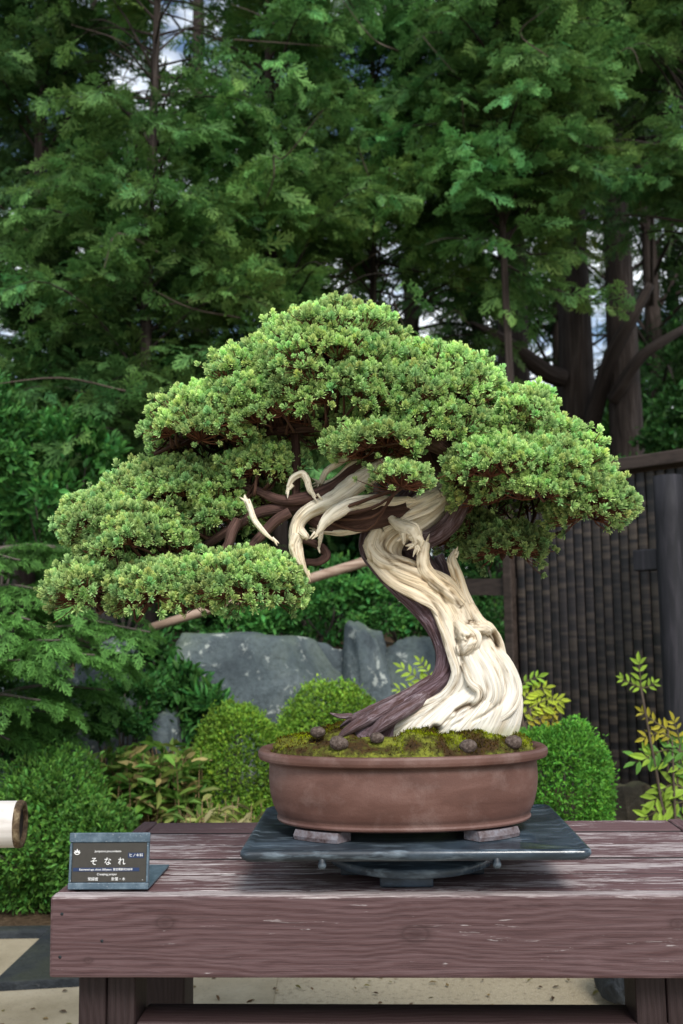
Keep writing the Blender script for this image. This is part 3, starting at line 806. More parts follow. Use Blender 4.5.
splinters(455, 553, -.012, 0, -1, 3, 7, dead, 680, .25, 1.0)
# creases and hollows worn into the wood: real grooves, with shade painted into the colour
GRV = [([(450, 600), (456, 640), (461, 664), (452, 690), (428, 712), (402, 726)], 1.5, .008, .45), ([(470, 652), (482, 672), (484, 694), (466, 709), (440, 722)], 1.6, .009, .50),
       ([(492, 652), (504, 676), (503, 696), (488, 710), (466, 722)], 1.4, .008, .45), ([(450, 713), (462, 706), (473, 703)], 2.2, .014, .85), ([(430, 731), (434, 727), (438, 731)], 3.2, .02, .9),
       ([(512, 672), (516, 695), (508, 712)], 1.3, .006, .35), ([(440, 692), (424, 706), (400, 718)], 1.2, .006, .4), ([(476, 682), (478, 700), (462, 716), (448, 726)], 1.1, .006, .4),
       ([(380, 548), (392, 564), (416, 576), (438, 590), (448, 612)], 1.5, .008, .55), ([(376, 560), (398, 580), (424, 594), (438, 612), (446, 636)], 1.5, .008, .55), ([(390, 530), (384, 546), (398, 560), (424, 570)], 1.5, .008, .6),
       ([(404, 520), (420, 512), (440, 500)], 1.3, .007, .5), ([(392, 522), (408, 510), (428, 500)], 1.2, .006, .45), ([(440, 578), (452, 594), (462, 612)], 1.4, .008, .6), ([(463, 642), (468, 636), (474, 640)], 1.6, .008, .7),
       ([(492, 630), (497, 640), (499, 652)], 2.6, .02, .9), ([(462, 625), (470, 622), (478, 626)], 1.4, .007, .7)]
for pts, wpx, dep, dk in GRV:
    L_ = catmull([at(x, y, YP - .03) for x, y in pts], 90); ww = wpx * PXM
    tl = np.linspace(0, 1, 90); env = np.clip(np.minimum(tl, 1 - tl) * 5, 0.05, 1)
    for q in range(len(dead.V)):
        Vq = dead.V[q]; bb = (Vq[:, 0] > L_[:, 0].min() - .02) & (Vq[:, 0] < L_[:, 0].max() + .02) & (Vq[:, 2] > L_[:, 2].min() - .02) & (Vq[:, 2] < L_[:, 2].max() + .02) & (Vq[:, 1] < YP)
        ix = np.where(bb)[0]
        if not len(ix): continue
        d_ = np.hypot(Vq[ix, 0:1] - L_[None, :, 0], Vq[ix, 2:3] - L_[None, :, 2]); jn = d_.argmin(1); dm = d_.min(1)
        g_ = np.exp(-(dm / ww) ** 2) * env[jn]
        Vq[ix, 1] += dep * g_
        dead.C[q][ix] *= 1 - (dk * np.clip(g_ * 1.3 - .25, 0, 1))[:, None] * np.array([[.80, .88, .95]])
dead.build('deadwood_trunk', M['dead'], BT)

# upper jins: each a part of its own
def jin(specs, label=None):
    mb = MB()
    for k, (pts, rpx, dY) in enumerate(specs):
        dtube(pts, rpx, dY, 70 + len(pts) * 3 + k + int(pts[0][0]) % 17, 16, .2, mb)
    p_, q_ = specs[0][0][-1], specs[0][0][-2]
    splinters(p_[0], p_[1], np.ravel(specs[0][2])[-1], p_[0] - q_[0], p_[1] - q_[1], 2, 6, mb, int(p_[0]) * 3, .3, .9)
    p_, q_ = specs[0][0][0], specs[0][0][1]
    splinters(p_[0], p_[1], np.ravel(specs[0][2])[0], p_[0] - q_[0], p_[1] - q_[1], 4, 8, mb, int(p_[0]) * 3 + 50, .3, 1.3)
    o = mb.build('jin', M['dead'], BT)
    if label: o['label'] = label
jin([([(386, 462), (372, 473), (358, 482), (344, 493), (331, 501), (318, 506), (306, 513), (298, 523), (296, 537), (298, 551), (303, 565), (308, 576)], [6, 9, 10, 10, 9, 8, 7, 6.5, 7, 5, 3, .8], -.06),
     ([(297, 534), (293, 546), (296, 558), (300, 565)], [5, 4.5, 3, .8], -.066), ([(300, 531), (306, 537), (307, 540)], [5, 3.5, 1], -.068)], 'thick bleached dead branch hooking down at the left')
jin([([(408, 499), (394, 501), (379, 500), (362, 502), (350, 505), (335, 513), (325, 522), (320, 530), (315, 536)], [2.5, 4.5, 5.5, 6.5, 7, 7, 5, 3, .8], -.085),
     ([(386, 500), (374, 507), (368, 509)], [3, 2, .6], -.09)])
jin([([(394, 454), (383, 452), (372, 452), (352, 465), (336, 480), (320, 484)], [5, 5, 4.5, 4, 3.5, 2], -.04)])
jin([([(359, 449), (350, 456), (338, 463), (326, 472), (320, 484)], [2, 3, 3.4, 3.2, 2.5], -.045)])
jin([([(247, 500), (250, 508), (255, 521), (264, 532), (274, 541)], [3, 3, 2.8, 2.3, .9], -.10)])
jin([([(288, 487), (293, 478), (302, 474), (307, 480), (310, 490), (316, 497)], [2, 3.2, 3.5, 3.4, 3, .9], -.075)])
jin([([(318, 531), (340, 531), (360, 526), (380, 517)], [2, 5, 6, 4], -.035)])
jin([([(321, 534), (320, 541), (319, 547)], [2.4, 2, .7], -.05)])

# living veins
def bark_col(V, rg, extra=1.0):
    return np.clip(1 + .45 * rg, .35, 1.4)[:, None] * np.ones(3) * extra
vein = MB()
VA = [(346, 737, 392, 741, -.03, .35), (358, 726, 398, 724, -.03, .45), (378, 707, 417, 709, -.025, .6), (406, 691, 441, 692, -.02, .7), (429, 678, 457, 674, -.015, .75), (436, 662, 459, 658, -.015, .8), (434, 645, 455, 642, -.015, .8),
      (424, 627, 446, 622, -.015, .8), (408, 609, 431, 603, -.012, .85), (390, 592, 412, 587, -.01, .85), (373, 573, 392, 572, -.005, .9), (361, 556, 377, 554, 0, 1.0), (359, 540, 376, 540, 0, 1.1), (366, 522, 388, 526, .0, 1.1),
      (384, 507, 408, 516, .01, 1.0), (400, 492, 426, 503, .02, 1.0), (415, 470, 448, 482, .03, 1.0)]
V, Q, T3, suv, rg = loft(VA, 220, 80, 23, .09, 3, 10, 1.2, .8, 2.0)
vein.add(V, Q, T3, bark_col(V, rg, np.array([[1.0, .95, 1.02]])), suv)
def vt(pts, rpx, dY, seed, sides=20, ridge=.14, mb=vein, extra=1.0): dtube(pts, rpx, dY, seed, sides, ridge, mb, bark_col, extra=extra)
# surface roots
vt([(432, 678), (408, 696), (382, 711), (362, 722), (347, 731), (338, 738)], [4, 7, 7.5, 6, 4, 1.5], [-.015, -.028, -.04, -.045, -.05, -.05], 24)
vt([(438, 682), (418, 700), (398, 714), (380, 726), (368, 738)], [4, 7, 7, 6, 3], [-.02, -.036, -.05, -.055, -.055], 25)
vt([(416, 688), (394, 700), (370, 711), (352, 719), (340, 727)], [3, 5, 5, 3.5, 1], [-.01, -.015, -.025, -.03, -.03], 26)
vt([(352, 716), (340, 716), (330, 713)], [3, 2.5, .8], -.05, 27)
# right-hand vein curving up into the crown
vt([(412, 548), (424, 541), (438, 534), (451, 522), (459, 506), (461, 490), (456, 474), (447, 458)], [8, 9, 9, 9.5, 9.5, 9, 9, 9], [.005, -.005, -.012, -.018, -.02, -.02, -.01, 0], 28, 26)
vt([(404, 528), (412, 548), (420, 562), (432, 574), (444, 584)], [10, 14, 13, 10, 6], [.02, .02, .015, .01, .01], 29, extra=.55)
vt([(438, 556), (446, 572), (452, 590)], [5, 6, 5], .02, 30, extra=.7)
vein.build('living_bark', M['vein'], BT)

# branches
def br(pts, rpx, dY, seed, extra=1.0, label=None):
    mb = MB(); vt(pts, rpx, dY, seed, 16, .16, mb, extra); o = mb.build('branch', M['bark'], BT); return o
br([(440, 500), (436, 478), (428, 455), (418, 430), (402, 402), (378, 372), (352, 345)], [14, 15, 14, 12, 10, 7, 3], [.03, .03, .02, .01, 0, 0, 0], 101, 1.3)
br([(412, 512), (392, 512), (372, 514), (356, 520), (338, 522), (318, 518), (298, 508), (276, 509), (255, 514), (236, 526), (214, 540), (190, 556), (160, 575), (120, 590)], [13, 15, 16, 14, 12, 10, 7, 6, 5.5, 5, 4.5, 4, 3, 2], [0, -.02, -.03, -.03, -.03, -.04, -.04, -.05, -.05, -.05, -.04, -.03, -.03, -.03], 102, 1.15)
br([(402, 448), (378, 458), (356, 472), (336, 486), (318, 494), (300, 499), (280, 500), (255, 490), (225, 482), (190, 480)], [11, 10, 8, 7, 6.5, 6, 5, 4, 3, 2], [-.01, -.03, -.04, -.05, -.06, -.06, -.06, -.05, -.03, 0], 103, 1.3)
br([(290, 512), (277, 520), (265, 532), (250, 549), (240, 566), (236, 585)], [5, 5, 5, 4.5, 4, 2], -.07, 104, 1.2)
br([(300, 540), (311, 542), (322, 548), (326, 556), (318, 562), (304, 562)], [3, 4, 4.5, 4.5, 4, 3], -.03, 105, 1.1)
br([(296, 498), (296, 474), (296, 450), (292, 425), (275, 405)], [4, 4.5, 4.5, 4, 3], [-.05, -.05, -.04, -.03, -.02], 106, 1.1)
br([(404, 418), (370, 420), (330, 424), (285, 428), (235, 436), (180, 442)], [9, 8, 7, 6, 4.5, 2], [0, -.03, -.05, -.05, -.04, -.02], 107)
br([(418, 440), (450, 440), (490, 448), (530, 462), (570, 480), (605, 494)], [10, 9, 7.5, 6, 4.5, 2], [0, -.03, -.05, -.05, -.04, -.03], 108)
br([(450, 500), (470, 520), (495, 535), (520, 541)], [7, 5, 3.5, 1.5], [.03, .05, .06, .06], 109)
br([(408, 430), (424, 436), (436, 442), (450, 452)], [10, 12, 11, 6], [-.05, -.09, -.10, -.09], 110, 1.2)
br([(238, 520), (232, 532), (226, 548), (205, 562), (180, 584), (150, 600)], [5, 5.5, 4.5, 4, 3, 2], [-.07, -.075, -.075, -.07, -.06, -.05], 111, 1.2)

# foliage pads ------------------------------------------------------------
def make_tuft(seed):
    r = np.random.default_rng(seed); V = []; Fc = []; S = []
    n = 34
    for i in range(n):
        az = i * 2.39996 + r.normal() * .25; el = R(8 + 78 * (i / (n - 1)) ** .9) + r.normal() * .08
        d = np.array([math.cos(az) * math.cos(el), math.sin(el), math.sin(az) * math.cos(el)])
        b0 = np.array([0, .10 + .45 * (i / n), 0]); ln = .62 + .3 * r.random() - .18 * (i / n)
        x = np.cross(d, r.normal(size=3)); x /= np.linalg.norm(x); nz_ = np.cross(x, d)
        k = len(V)
        for t, w, s in ((0, .04, .0), (.5, .080, .5), (.86, .095, .9), (1.0, .045, 1.0)):
            c_ = b0 + d * ln * t + np.array([0, .10 * t * t, 0])
            V.append(c_ + x * w + nz_ * .03 * (w > .1)); S.append(s); V.append(c_ - x * w + nz_ * .03 * (w > .1)); S.append(s)
        for q in range(3): Fc.append((k + 2 * q, k + 2 * q + 2, k + 2 * q + 3, k + 2 * q + 1))
    V = np.array(V)
    return V, np.array(Fc), np.array(S)
TUFTS = [make_tuft(s) for s in (1, 2, 3, 4)]
LIMBS = np.vstack([catmull([at(x, y, YP + d) for x, y, d in pts], 60) for pts in (
    [(428, 455, .02), (402, 402, 0), (378, 372, 0), (352, 345, 0)],
    [(318, 518, -.04), (255, 514, -.05), (214, 540, -.04), (160, 575, -.03), (120, 590, -.03)],
    [(300, 499, -.06), (255, 490, -.05), (225, 482, -.03), (190, 480, 0)],
    [(404, 418, 0), (330, 424, -.05), (285, 428, -.05), (235, 436, -.04), (180, 442, -.02)],
    [(418, 440, 0), (490, 448, -.05), (530, 462, -.05), (570, 480, -.04), (605, 494, -.03)],
    [(450, 500, .03), (495, 535, .06), (520, 541, .06)],
    [(238, 520, -.07), (205, 562, -.07), (150, 600, -.05)])])

PADS = [  # cx, cy, half w, half h (px), depth offset, half depth (m), seed, tone, lowest normal z
    (338, 402, 102, 98, .0, .19, 1, 1.0, -.06), (208, 434, 52, 44, .0, .14, 2, 1.0, -.08), (262, 412, 58, 66, .0, .15, 16, 1.0, -.08), (424, 428, 86, 80, .0, .17, 3, 1.03, -.08),
    (506, 436, 48, 44, .0, .15, 17, 1.03, -.10), (530, 484, 76, 62, .0, .16, 4, 1.0, -.12), (588, 500, 32, 26, -.02, .10, 5, .95, -.3), (192, 494, 80, 36, .06, .12, 6, .97, -.08),
    (144, 542, 54, 38, .0, .14, 7, .95, -.12), (104, 584, 44, 24, -.02, .12, 8, .95, -.25), (238, 582, 62, 30, -.05, .11, 9, .98, -.2), (112, 518, 40, 28, .02, .10, 19, .96, -.2),
    (400, 474, 18, 12, -.15, .04, 10, .92, -.3), (505, 540, 34, 16, .06, .08, 11, .66, -.4), (466, 524, 28, 14, .10, .07, 12, .6, -.4),
    (168, 584, 50, 25, -.05, .12, 13, .98, -.25), (218, 512, 32, 14, -.02, .05, 20, .95, -.3), (262, 462, 28, 16, -.02, .07, 14, .95, -.3), (500, 466, 54, 28, -.10, .09, 15, 1.0, -.15), (376, 440, 38, 18, -.12, .07, 18, .97, -.15)]
pads_w = []
for (cx, cy, hw_, hh_, dy, hd_, sd_, tone, zl) in PADS:
    c_ = at(cx, cy, YP + dy); s_ = (YP + dy) / F
    pads_w.append((c_ - np.array([0, 0, .006]), np.array([hw_ * s_, hd_, hh_ * s_]) * .955))

def inside_other(p, k, f=.88):
    out = np.zeros(len(p), bool)
    for j, (c_, r_) in enumerate(pads_w):
        if j == k: continue
        q = (p - c_) / (r_ * f); out |= ((q ** 2).sum(1) < 1) & (p[:, 2] > c_[2] - .01)
    return out

BASE_D = np.array([.100, .240, .085]); BASE_L = np.array([.60, .82, .31])
npad = 0
for k, (cx, cy, hw_, hh_, dy, hd_, sd_, tone, zl) in enumerate(PADS):
    r = np.random.default_rng(100 + sd_); c_, rad = pads_w[k]
    # clump centres spread evenly over the dome
    cand = norm(r.normal(size=(9000, 3))); cand = cand[cand[:, 2] > zl - .12]
    cand = cand[(cand[:, 2] > -.02) | (r.random(len(cand)) < .45)]
    pos = c_ + cand * rad * (1 + .12 * snoise(cand, 5, sd_ + 50, 3))[:, None]
    ok = ~inside_other(pos, k, .90); pos = pos[ok]; cand = cand[ok]
    sel = []; md = .030 if min(hw_, hh_) > 30 else .026
    for i in range(len(pos)):
        if not sel or np.min(np.sum((pos[sel] - pos[i]) ** 2, 1)) > md * md: sel.append(i)
    pos = pos[sel]; nrm = norm(cand[sel] / rad)
    drop = r.random(len(pos)) < .07
    pos = pos[~drop]; nrm = nrm[~drop]
    P_, D_, B_, tn = [], [], [], []
    twg = MB()
    for i in range(len(pos)):
        n_i = nrm[i]; up = norm(n_i * .75 + np.array([0, 0, .65])); rc = .016 + .013 * r.random()
        base = pos[i] - up * rc * 1.0
        nt_ = int(27 + 12 * r.random())
        dd = norm(up[None] * 1.0 + r.normal(0, .62, (nt_, 3))); dd = dd[(dd @ up) > .15]
        ex = 1.0 + .4 * r.random((len(dd), 1)) + (r.random((len(dd), 1)) < .07) * (.3 + .35 * r.random((len(dd), 1)))
        tp = base + dd * rc * ex * np.array([1.25, 1.25, .95])
        P_.append(tp); D_.append(norm(dd * .8 + np.array([0, 0, .5]) + r.normal(0, .2, dd.shape)))
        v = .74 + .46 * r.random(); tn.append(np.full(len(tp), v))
        # clump twig to nearest limb
        j = np.argmin(np.sum((LIMBS - base) ** 2 * [1, 1, 1.6], 1)); lb = LIMBS[j]
        if np.linalg.norm(lb - base) < .30:
            mid = lb * .45 + base * .55 + r.normal(0, .012, 3) - np.array([0, 0, .012])
            V, Q, T3, suv, g = tube_geo([lb, mid, base], [.0042, .0028, .0015], 5, 9, .0, i, cap=False)
            twg.add(V, Q, (), np.ones(3) * (.35 + .5 * r.random()), suv)
        for q in range(0, len(tp)):
            a_ = base; b_ = tp[q]; m_ = (a_ + b_) / 2 - up * .003 + r.normal(0, .0012, 3)
            V, Q, T3, suv, g = tube_geo([a_, m_, b_], [.0011, .0009, .0007], 3, 4, .0, q, cap=False)
            twg.add(V, Q, (), np.array([1.5, 1.1, .9]) * (.6 + .8 * r.random()), suv)
    nf_ = int(len(pos) * 12); cf = norm(r.normal(size=(nf_ * 3, 3))); cf = cf[cf[:, 2] > max(zl, -.12)][:nf_]
    pf = c_ + cf * rad * (.90 + .07 * r.random((len(cf), 1)) + .12 * snoise(cf, 5, sd_ + 50, 3)[:, None])
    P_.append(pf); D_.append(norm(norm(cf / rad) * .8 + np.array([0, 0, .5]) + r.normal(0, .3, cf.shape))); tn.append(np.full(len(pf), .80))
    P_ = np.vstack(P_); D_ = np.vstack(D_); tn = np.concatenate(tn)
    ok = ~inside_other(P_, k, .80); P_, D_, tn = P_[ok], D_[ok], tn[ok]
    mb = MB(); which = r.integers(0, 4, len(P_))
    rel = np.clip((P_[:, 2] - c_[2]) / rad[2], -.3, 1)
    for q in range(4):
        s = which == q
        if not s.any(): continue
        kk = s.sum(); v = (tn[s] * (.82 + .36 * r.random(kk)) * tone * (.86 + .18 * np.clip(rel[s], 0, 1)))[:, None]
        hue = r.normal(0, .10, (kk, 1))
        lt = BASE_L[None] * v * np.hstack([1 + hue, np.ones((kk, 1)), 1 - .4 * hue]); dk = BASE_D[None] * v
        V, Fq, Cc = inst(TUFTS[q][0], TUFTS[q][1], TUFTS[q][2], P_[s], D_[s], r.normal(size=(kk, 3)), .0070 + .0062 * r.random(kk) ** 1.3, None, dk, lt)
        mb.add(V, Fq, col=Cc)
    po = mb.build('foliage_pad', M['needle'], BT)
    twg.build('twigs', M['twig'], po)
    npad += len(P_)
print('tufts', npad)

# ------------------------------------------------------------------ sign
# base plate lies on the table, face plate leans back slightly
sl = on_z(68.5, 890.5, TZ); sr = on_z(148.5, 890.0, TZ)
SG = thing('name_sign', 'small slate-blue name plate with white Japanese lettering on table corner', 'sign', ((sl + sr) / 2), TYAW)
sw = float(np.linalg.norm(sr - sl)); sh = .0825; SW2 = sw / 2
tilt = R(6)
def spl(x, u, off=0.0):   # point on face plate: u height along plate, off towards viewer
    return np.array([x, u * math.sin(tilt) - off * math.cos(tilt), u * math.cos(tilt) + off * math.sin(tilt) + .0015])
def plate(name, x0, x1, u0, u1, o0, o1, mt, bev=.0008):
    V = [spl(x, u, o) for o in (o0, o1) for u in (u0, u1) for x in (x0, x1)]
    Q = [(0, 2, 3, 1), (4, 5, 7, 6), (0, 1, 5, 4), (2, 6, 7, 3), (0, 4, 6, 2), (1, 3, 7, 5)]
    o = mk(name, V, Q, M[mt], SG, None, None, False, True)
    if bev: bevel(o, bev, 2)
    return o
plate('back_panel', -SW2, SW2, 0, sh, -.003, 0, 'signframe')
V, Q = box_geo(-SW2, SW2, .004, .150, .0006, .0036); o = mk('base_plate', V, Q, M['signframe'], SG, None, None, False, True); bevel(o, .0008)
V = np.array([spl(x, .010, 0) for x in (-1, 1)])
plate('top_rail', -SW2 - .0012, SW2 + .0012, sh - .0135, sh + .001, .0003, .0045, 'signframe', .0015)
plate('bottom_rail', -SW2 - .0008, SW2 + .0008, 0, .0100, .0003, .0045, 'signframe', .0015)
fp = plate('face', -SW2 + .004, SW2 - .004, .0104, sh - .0140, .0002, .0024, 'signface', .0005)
for x0 in (-SW2, SW2 - .0035):
    plate('side_rail', x0, x0 + .0035, .0104, sh - .0140, .0003, .0038, 'signframe', .0005)
plate('label_strip', -SW2 + .006, SW2 - .0145, .0265, .0318, .0025, .0030, 'navy', 0)
plate('label_strip', SW2 - .0325, SW2 - .008, .0460, .0535, .0025, .0030, 'navy', 0)
def text(body, x, u, size, off=.0033, align='CENTER', sp=1.0, mt='white'):
    c_ = bpy.data.curves.new('lettering', 'FONT'); c_.body = body; c_.size = size; c_.align_x = align; c_.align_y = 'CENTER'
    c_.space_character = sp; c_.extrude = .0001; c_.materials.append(M[mt])
    o = bpy.data.objects.new('tmp_text', c_); link(o); bpy.context.view_layer.update()
    me = bpy.data.meshes.new_from_object(o.evaluated_get(bpy.context.evaluated_depsgraph_get())); bpy.data.objects.remove(o)
    o = bpy.data.objects.new('lettering', me); link(o, fp)
    o.location = [float(v) for v in spl(x, u, off)]; o.rotation_euler = (R(90) - tilt, 0, 0)
    return o
text('そ な れ', -.002, .0405, .0125, sp=1.45)
text('Juniperus procumbens', -.002, .0560, .0046)
text('ヒノキ科', SW2 - .0202, .0498, .0055)
text('Estimated age: about 300years  推定樹齢約300年', -.0042, .0292, .0041)
text('Creeping juniper', -.0025, .0222, .0046)
text('常緑樹', -.024, .0150, .0055)
text('針葉・木', .0155, .0150, .0055)
text('.', SW2 - .009, .0160, .008)
# emblem in the upper left corner: a small white crest of three upright leaves over a curve
V = []; Fq = []
for a_, l_ in ((-38, .0062), (0, .0072), (38, .0062)):
    b0 = len(V); d_ = np.array([math.sin(R(a_)), math.cos(R(a_))]); x_ = np.array([d_[1], -d_[0]])
    for t, w_ in ((.25, .0005), (.6, .0013), (1, .0002)):
        for s_ in (-1, 1):
            q_ = d_ * l_ * t + x_ * w_ * s_; V.append(spl(-SW2 + .0115 + q_[0], .0525 + q_[1], .0032))
    Fq += [(b0, b0 + 1, b0 + 3, b0 + 2), (b0 + 2, b0 + 3, b0 + 5, b0 + 4)]
b0 = len(V)
for i in range(13):
    a_ = R(190 + 160 * i / 12)
    for rr_ in (.0040, .0052): V.append(spl(-SW2 + .0115 + rr_ * math.cos(a_), .0560 + rr_ * math.sin(a_), .0032))
Fq += [(b0 + 2 * i, b0 + 2 * i + 1, b0 + 2 * i + 3, b0 + 2 * i + 2) for i in range(12)]
mk('emblem', V, np.array(Fq), M['white'], fp, None, None, False, True)

# ------------------------------------------------------------------ bleached log at the left
YL = 2.0
lc = at(0, 827.5, YL); re_ = at(24, 827, YL); lr = 22.5 * YL / F
LG = thing('bleached_pole', 'whitish peeled pole end entering from the left edge with dark ringed hollow end', 'pole', (re_[0] - .3, YL - .03, 0), R(6))
def xcyl(x0, x1, prof, n=40):
    """prof: (t 0..1 along x, radius)"""
    th = np.linspace(0, 2 * np.pi, n, endpoint=False); V = []
    for t, r_ in prof:
        V.append(np.column_stack([np.full(n, x0 + (x1 - x0) * t), YL + r_ * np.cos(th), re_[2] + r_ * np.sin(th) + (x0 + (x1 - x0) * t - re_[0]) * -.02]))
    return np.vstack(V), grid_faces(n, len(prof))
X1 = re_[0] - .006
V, Q = xcyl(X1 - .8, X1 - .013, [(0, lr * 1.02), (.3, lr), (.6, lr * 1.01), (.85, lr * .99), (1, lr * .985)]); b = MB().add(V, Q); b.build('shaft', M['whitelog'], LG)
V, Q = xcyl(X1 - .0128, X1, [(0, lr * .99), (.1, lr * 1.01), (.6, lr * 1.02), (1, lr * .98), (1.02, lr * .80), (.4, lr * .76)]); b = MB().add(V, Q); b.build('rim', M['logrim'], LG)
V, Q = xcyl(X1 - .04, X1 - .008, [(1, lr * .775), (1, lr * .3), (1, .0005)]); b = MB().add(V, Q); b.build('hollow_end', M['logend'], LG)
V, Q, T3, suv, g = tube_geo([(X1 - .62, YL, -.02), (X1 - .62, YL, .35), (X1 - .62, YL, re_[2] - lr * .97)], .04, 14, 8); b = MB().add(V, Q, T3, suv=suv); b.build('support_post', M['whitelog'], LG)

# ------------------------------------------------------------------ rocks
def boulder(name, px0, py0, px1, py1, Y, depth, seed, mt, label, grp=None, zb=None, rough=.16, facet=True, boxy=5.5):
    a_ = at(px0, py1, Y); b_ = at(px1, py0, Y)
    c_ = (a_ + b_) / 2; h_ = np.array([abs(b_[0] - a_[0]) / 2, depth, abs(b_[2] - a_[2]) / 2])
    if zb is not None:
        top = c_[2] + h_[2]; h_[2] = (top - zb) / 2; c_[2] = (top + zb) / 2
    n1_, n2_ = 56, 90
    th = np.linspace(0, np.pi, n1_); ph = np.linspace(0, 2 * np.pi, n2_, endpoint=False)
    D = np.stack([np.sin(th)[:, None] * np.cos(ph)[None], np.sin(th)[:, None] * np.sin(ph)[None], np.repeat(np.cos(th)[:, None], n2_, 1)], -1).reshape(-1, 3)
    S = D / (np.sum(np.abs(D) ** boxy, 1) ** (1 / boxy))[:, None]
    r_ = np.random.default_rng(seed)
    for q in range(16):      # random planar cuts give a split-stone look
        nn = norm(np.array([r_.normal() * .7, -.9, r_.normal() * .45])) if q % 3 else norm(np.array([r_.normal(), r_.normal() * .3, abs(r_.normal()) * .5]))
        lim = .80 + .30 * r_.random(); dd = S @ nn; over = np.maximum(dd - lim, 0); S = S - over[:, None] * nn[None] * .97
    S = S / np.abs(S).max(0)
    S = S * (1 + rough * .55 * snoise(D, 2.2, seed, 2) + rough * .25 * snoise(D, 8, seed + 1, 3))[:, None]
    base = np.array([c_[0], c_[1], c_[2] - h_[2]])
    o = mk(name, S * h_ + c_, grid_faces(n2_, n1_), M[mt], None, np.array((1, 1, 1.)), None, True, False, base)
    return tag(o, label, 'boulder' if name == 'boulder' else 'stone', grp)
G = 'boulders of the retaining wall'
boulder('boulder', 122, 637, 362, 752, 5.25, .35, 3, 'bluerock', 'largest blue-grey boulder with pale lichen spots, behind the round shrubs', G, zb=.0)
boulder('boulder', 340, 628, 394, 710, 5.22, .25, 14, 'bluerock', 'small upright grey boulder wedged between two larger ones', G, zb=.1)
boulder('boulder', 286, 641, 372, 740, 5.45, .25, 91, 'bluerock', 'grey boulder filling the joint between the largest and the small upright boulder', G, zb=.0)
boulder('boulder', 376, 640, 452, 740, 5.3, .3, 25, 'bluerock', 'grey boulder just left of the bonsai trunk base', G, zb=.0)
boulder('boulder', 70, 640, 156, 720, 5.2, .3, 36, 'bluerock', 'shaded grey boulder among the leaves left of the largest boulder', G, zb=.0)
boulder('boulder', 138, 708, 188, 752, 4.75, .15, 47, 'bluerock', 'low rounded grey boulder in front of the wall behind the dwarf bamboo', G, zb=.0)
boulder('boulder', 440, 650, 560, 760, 5.5, .3, 58, 'darkrock', 'dark boulder in shade behind the open fence bay', G, zb=.0)
boulder('boulder', -60, 650, 90, 790, 5.3, .3, 59, 'bluerock', 'shaded boulder at the far left end of the wall', G, zb=.0)
boulder('stone', 604, 786, 656, 840, 3.95, .10, 61, 'tanrock', 'tan mossy stone under the corner of the dark bamboo fence', 'stones beside the table', zb=.0)
boulder('stone', 600, 950, 642, 1002, 2.72, .09, 72, 'darkrock', 'dark rough stone on the sand behind the right table leg', 'stones beside the table')
# dark flat edging stone on the left
sp_ = [on_z(-8, 982, .03), on_z(80, 977, .03), on_z(100, 900, .03), on_z(60, 918, .03)]
V = np.array([p_ for p_ in sp_] + [p_ - np.array([0, 0, .04]) for p_ in sp_])
Q = np.array([(0, 1, 2, 3), (4, 7, 6, 5), (0, 4, 5, 1), (1, 5, 6, 2), (2, 6, 7, 3), (3, 7, 4, 0)])
o = mk('paving_slab', V, Q, M['darkrock'], None, None, None, False, False, V[:4].mean(0) - [0, 0, .04]); bevel(o, .006, 3)
tag(o, 'dark angular paving slab on the ground behind the left table leg', 'paving slab')
V, Q = box_geo(-6, -.25, 3.365, 3.42, -.05, .03); o = mk('kerb_strip', V, Q, M['darkrock'], None, None, None, False); bevel(o, .01); tag(o, kind='structure')

# ------------------------------------------------------------------ bamboo fence on the right
YN, YF = 4.0, 4.65
fr_ = at(700, 640, YN); fL = at(519, 640, YF)
d2 = norm(np.array([fr_[0] - fL[0], fr_[1] - fL[1], 0])); LEN = float(np.linalg.norm((fr_ - fL)[:2])) + .25
FN = thing('bamboo_fence', 'dark smoked-bamboo strip fence with round post at right of the garden', 'fence', (fL[0], fL[1], 0), math.atan2(d2[1], d2[0]))
ztop = float(at(640, 470, YN + .15)[2]); zbot = float(at(630, 786, YN + .2)[2])
# panel of half-round strips
pm = MB(); ns = 25; wst = LEN / ns
for i in range(ns):
    x0 = i * wst; r_ = wst * .47; n_ = 9; nv = 30
    th = np.linspace(0, np.pi, n_); zs = np.linspace(zbot, ztop - .01, nv)
    Vx = x0 + wst / 2 - np.cos(th)[None] * r_ * np.ones((nv, 1)); Vy = -np.sin(th)[None] * r_ * .35 * np.ones((nv, 1)) + .003 * math.sin(i * 7.1)
    V = np.stack([Vx, Vy, np.repeat(zs[:, None], n_, 1)], -1).reshape(-1, 3)
    suv = np.column_stack([np.full(len(V), i * .37 + .02), V[:, 2]])
    pm.add(V, grid_faces(n_, nv, False), col=np.ones(3) * (.50 + .45 * rng.random()), suv=suv)
V, Q = box_geo(-.01, LEN, .004, .02, zbot, ztop - .01); pm.add(V, Q, col=(.1, .1, .1), suv=np.zeros((8, 2)))
pm.build('strip_panel', M['bamboo'], FN, True, True)
def fpart(name, x0, x1, y0, y1, z0, z1, mt, bev=.006):
    V, Q = box_geo(x0, x1, y0, y1, z0, z1); o = mk(name, V, Q, M[mt], FN, np.array((1, 1, 1.)), None, False, True); bevel(o, bev); return o
fpart('cap_beam', -.06, LEN, -.07, .09, ztop, ztop + .055, 'brownbeam')
fpart('bottom_rail', 0, LEN, -.03, .03, zbot - .05, zbot - .002, 'darkpost')
fpart('post', -.062, -.012, -.03, .035, .0, ztop - .002, 'brownbeam')
pxn = at(676, 640, YN - .12); lx = float((pxn - np.array([fL[0], fL[1], 0]))[:2] @ d2[:2]); 
pl = np.array([pxn[0], pxn[1], 0])
ztp = float(at(668, 476, YN - .12)[2])
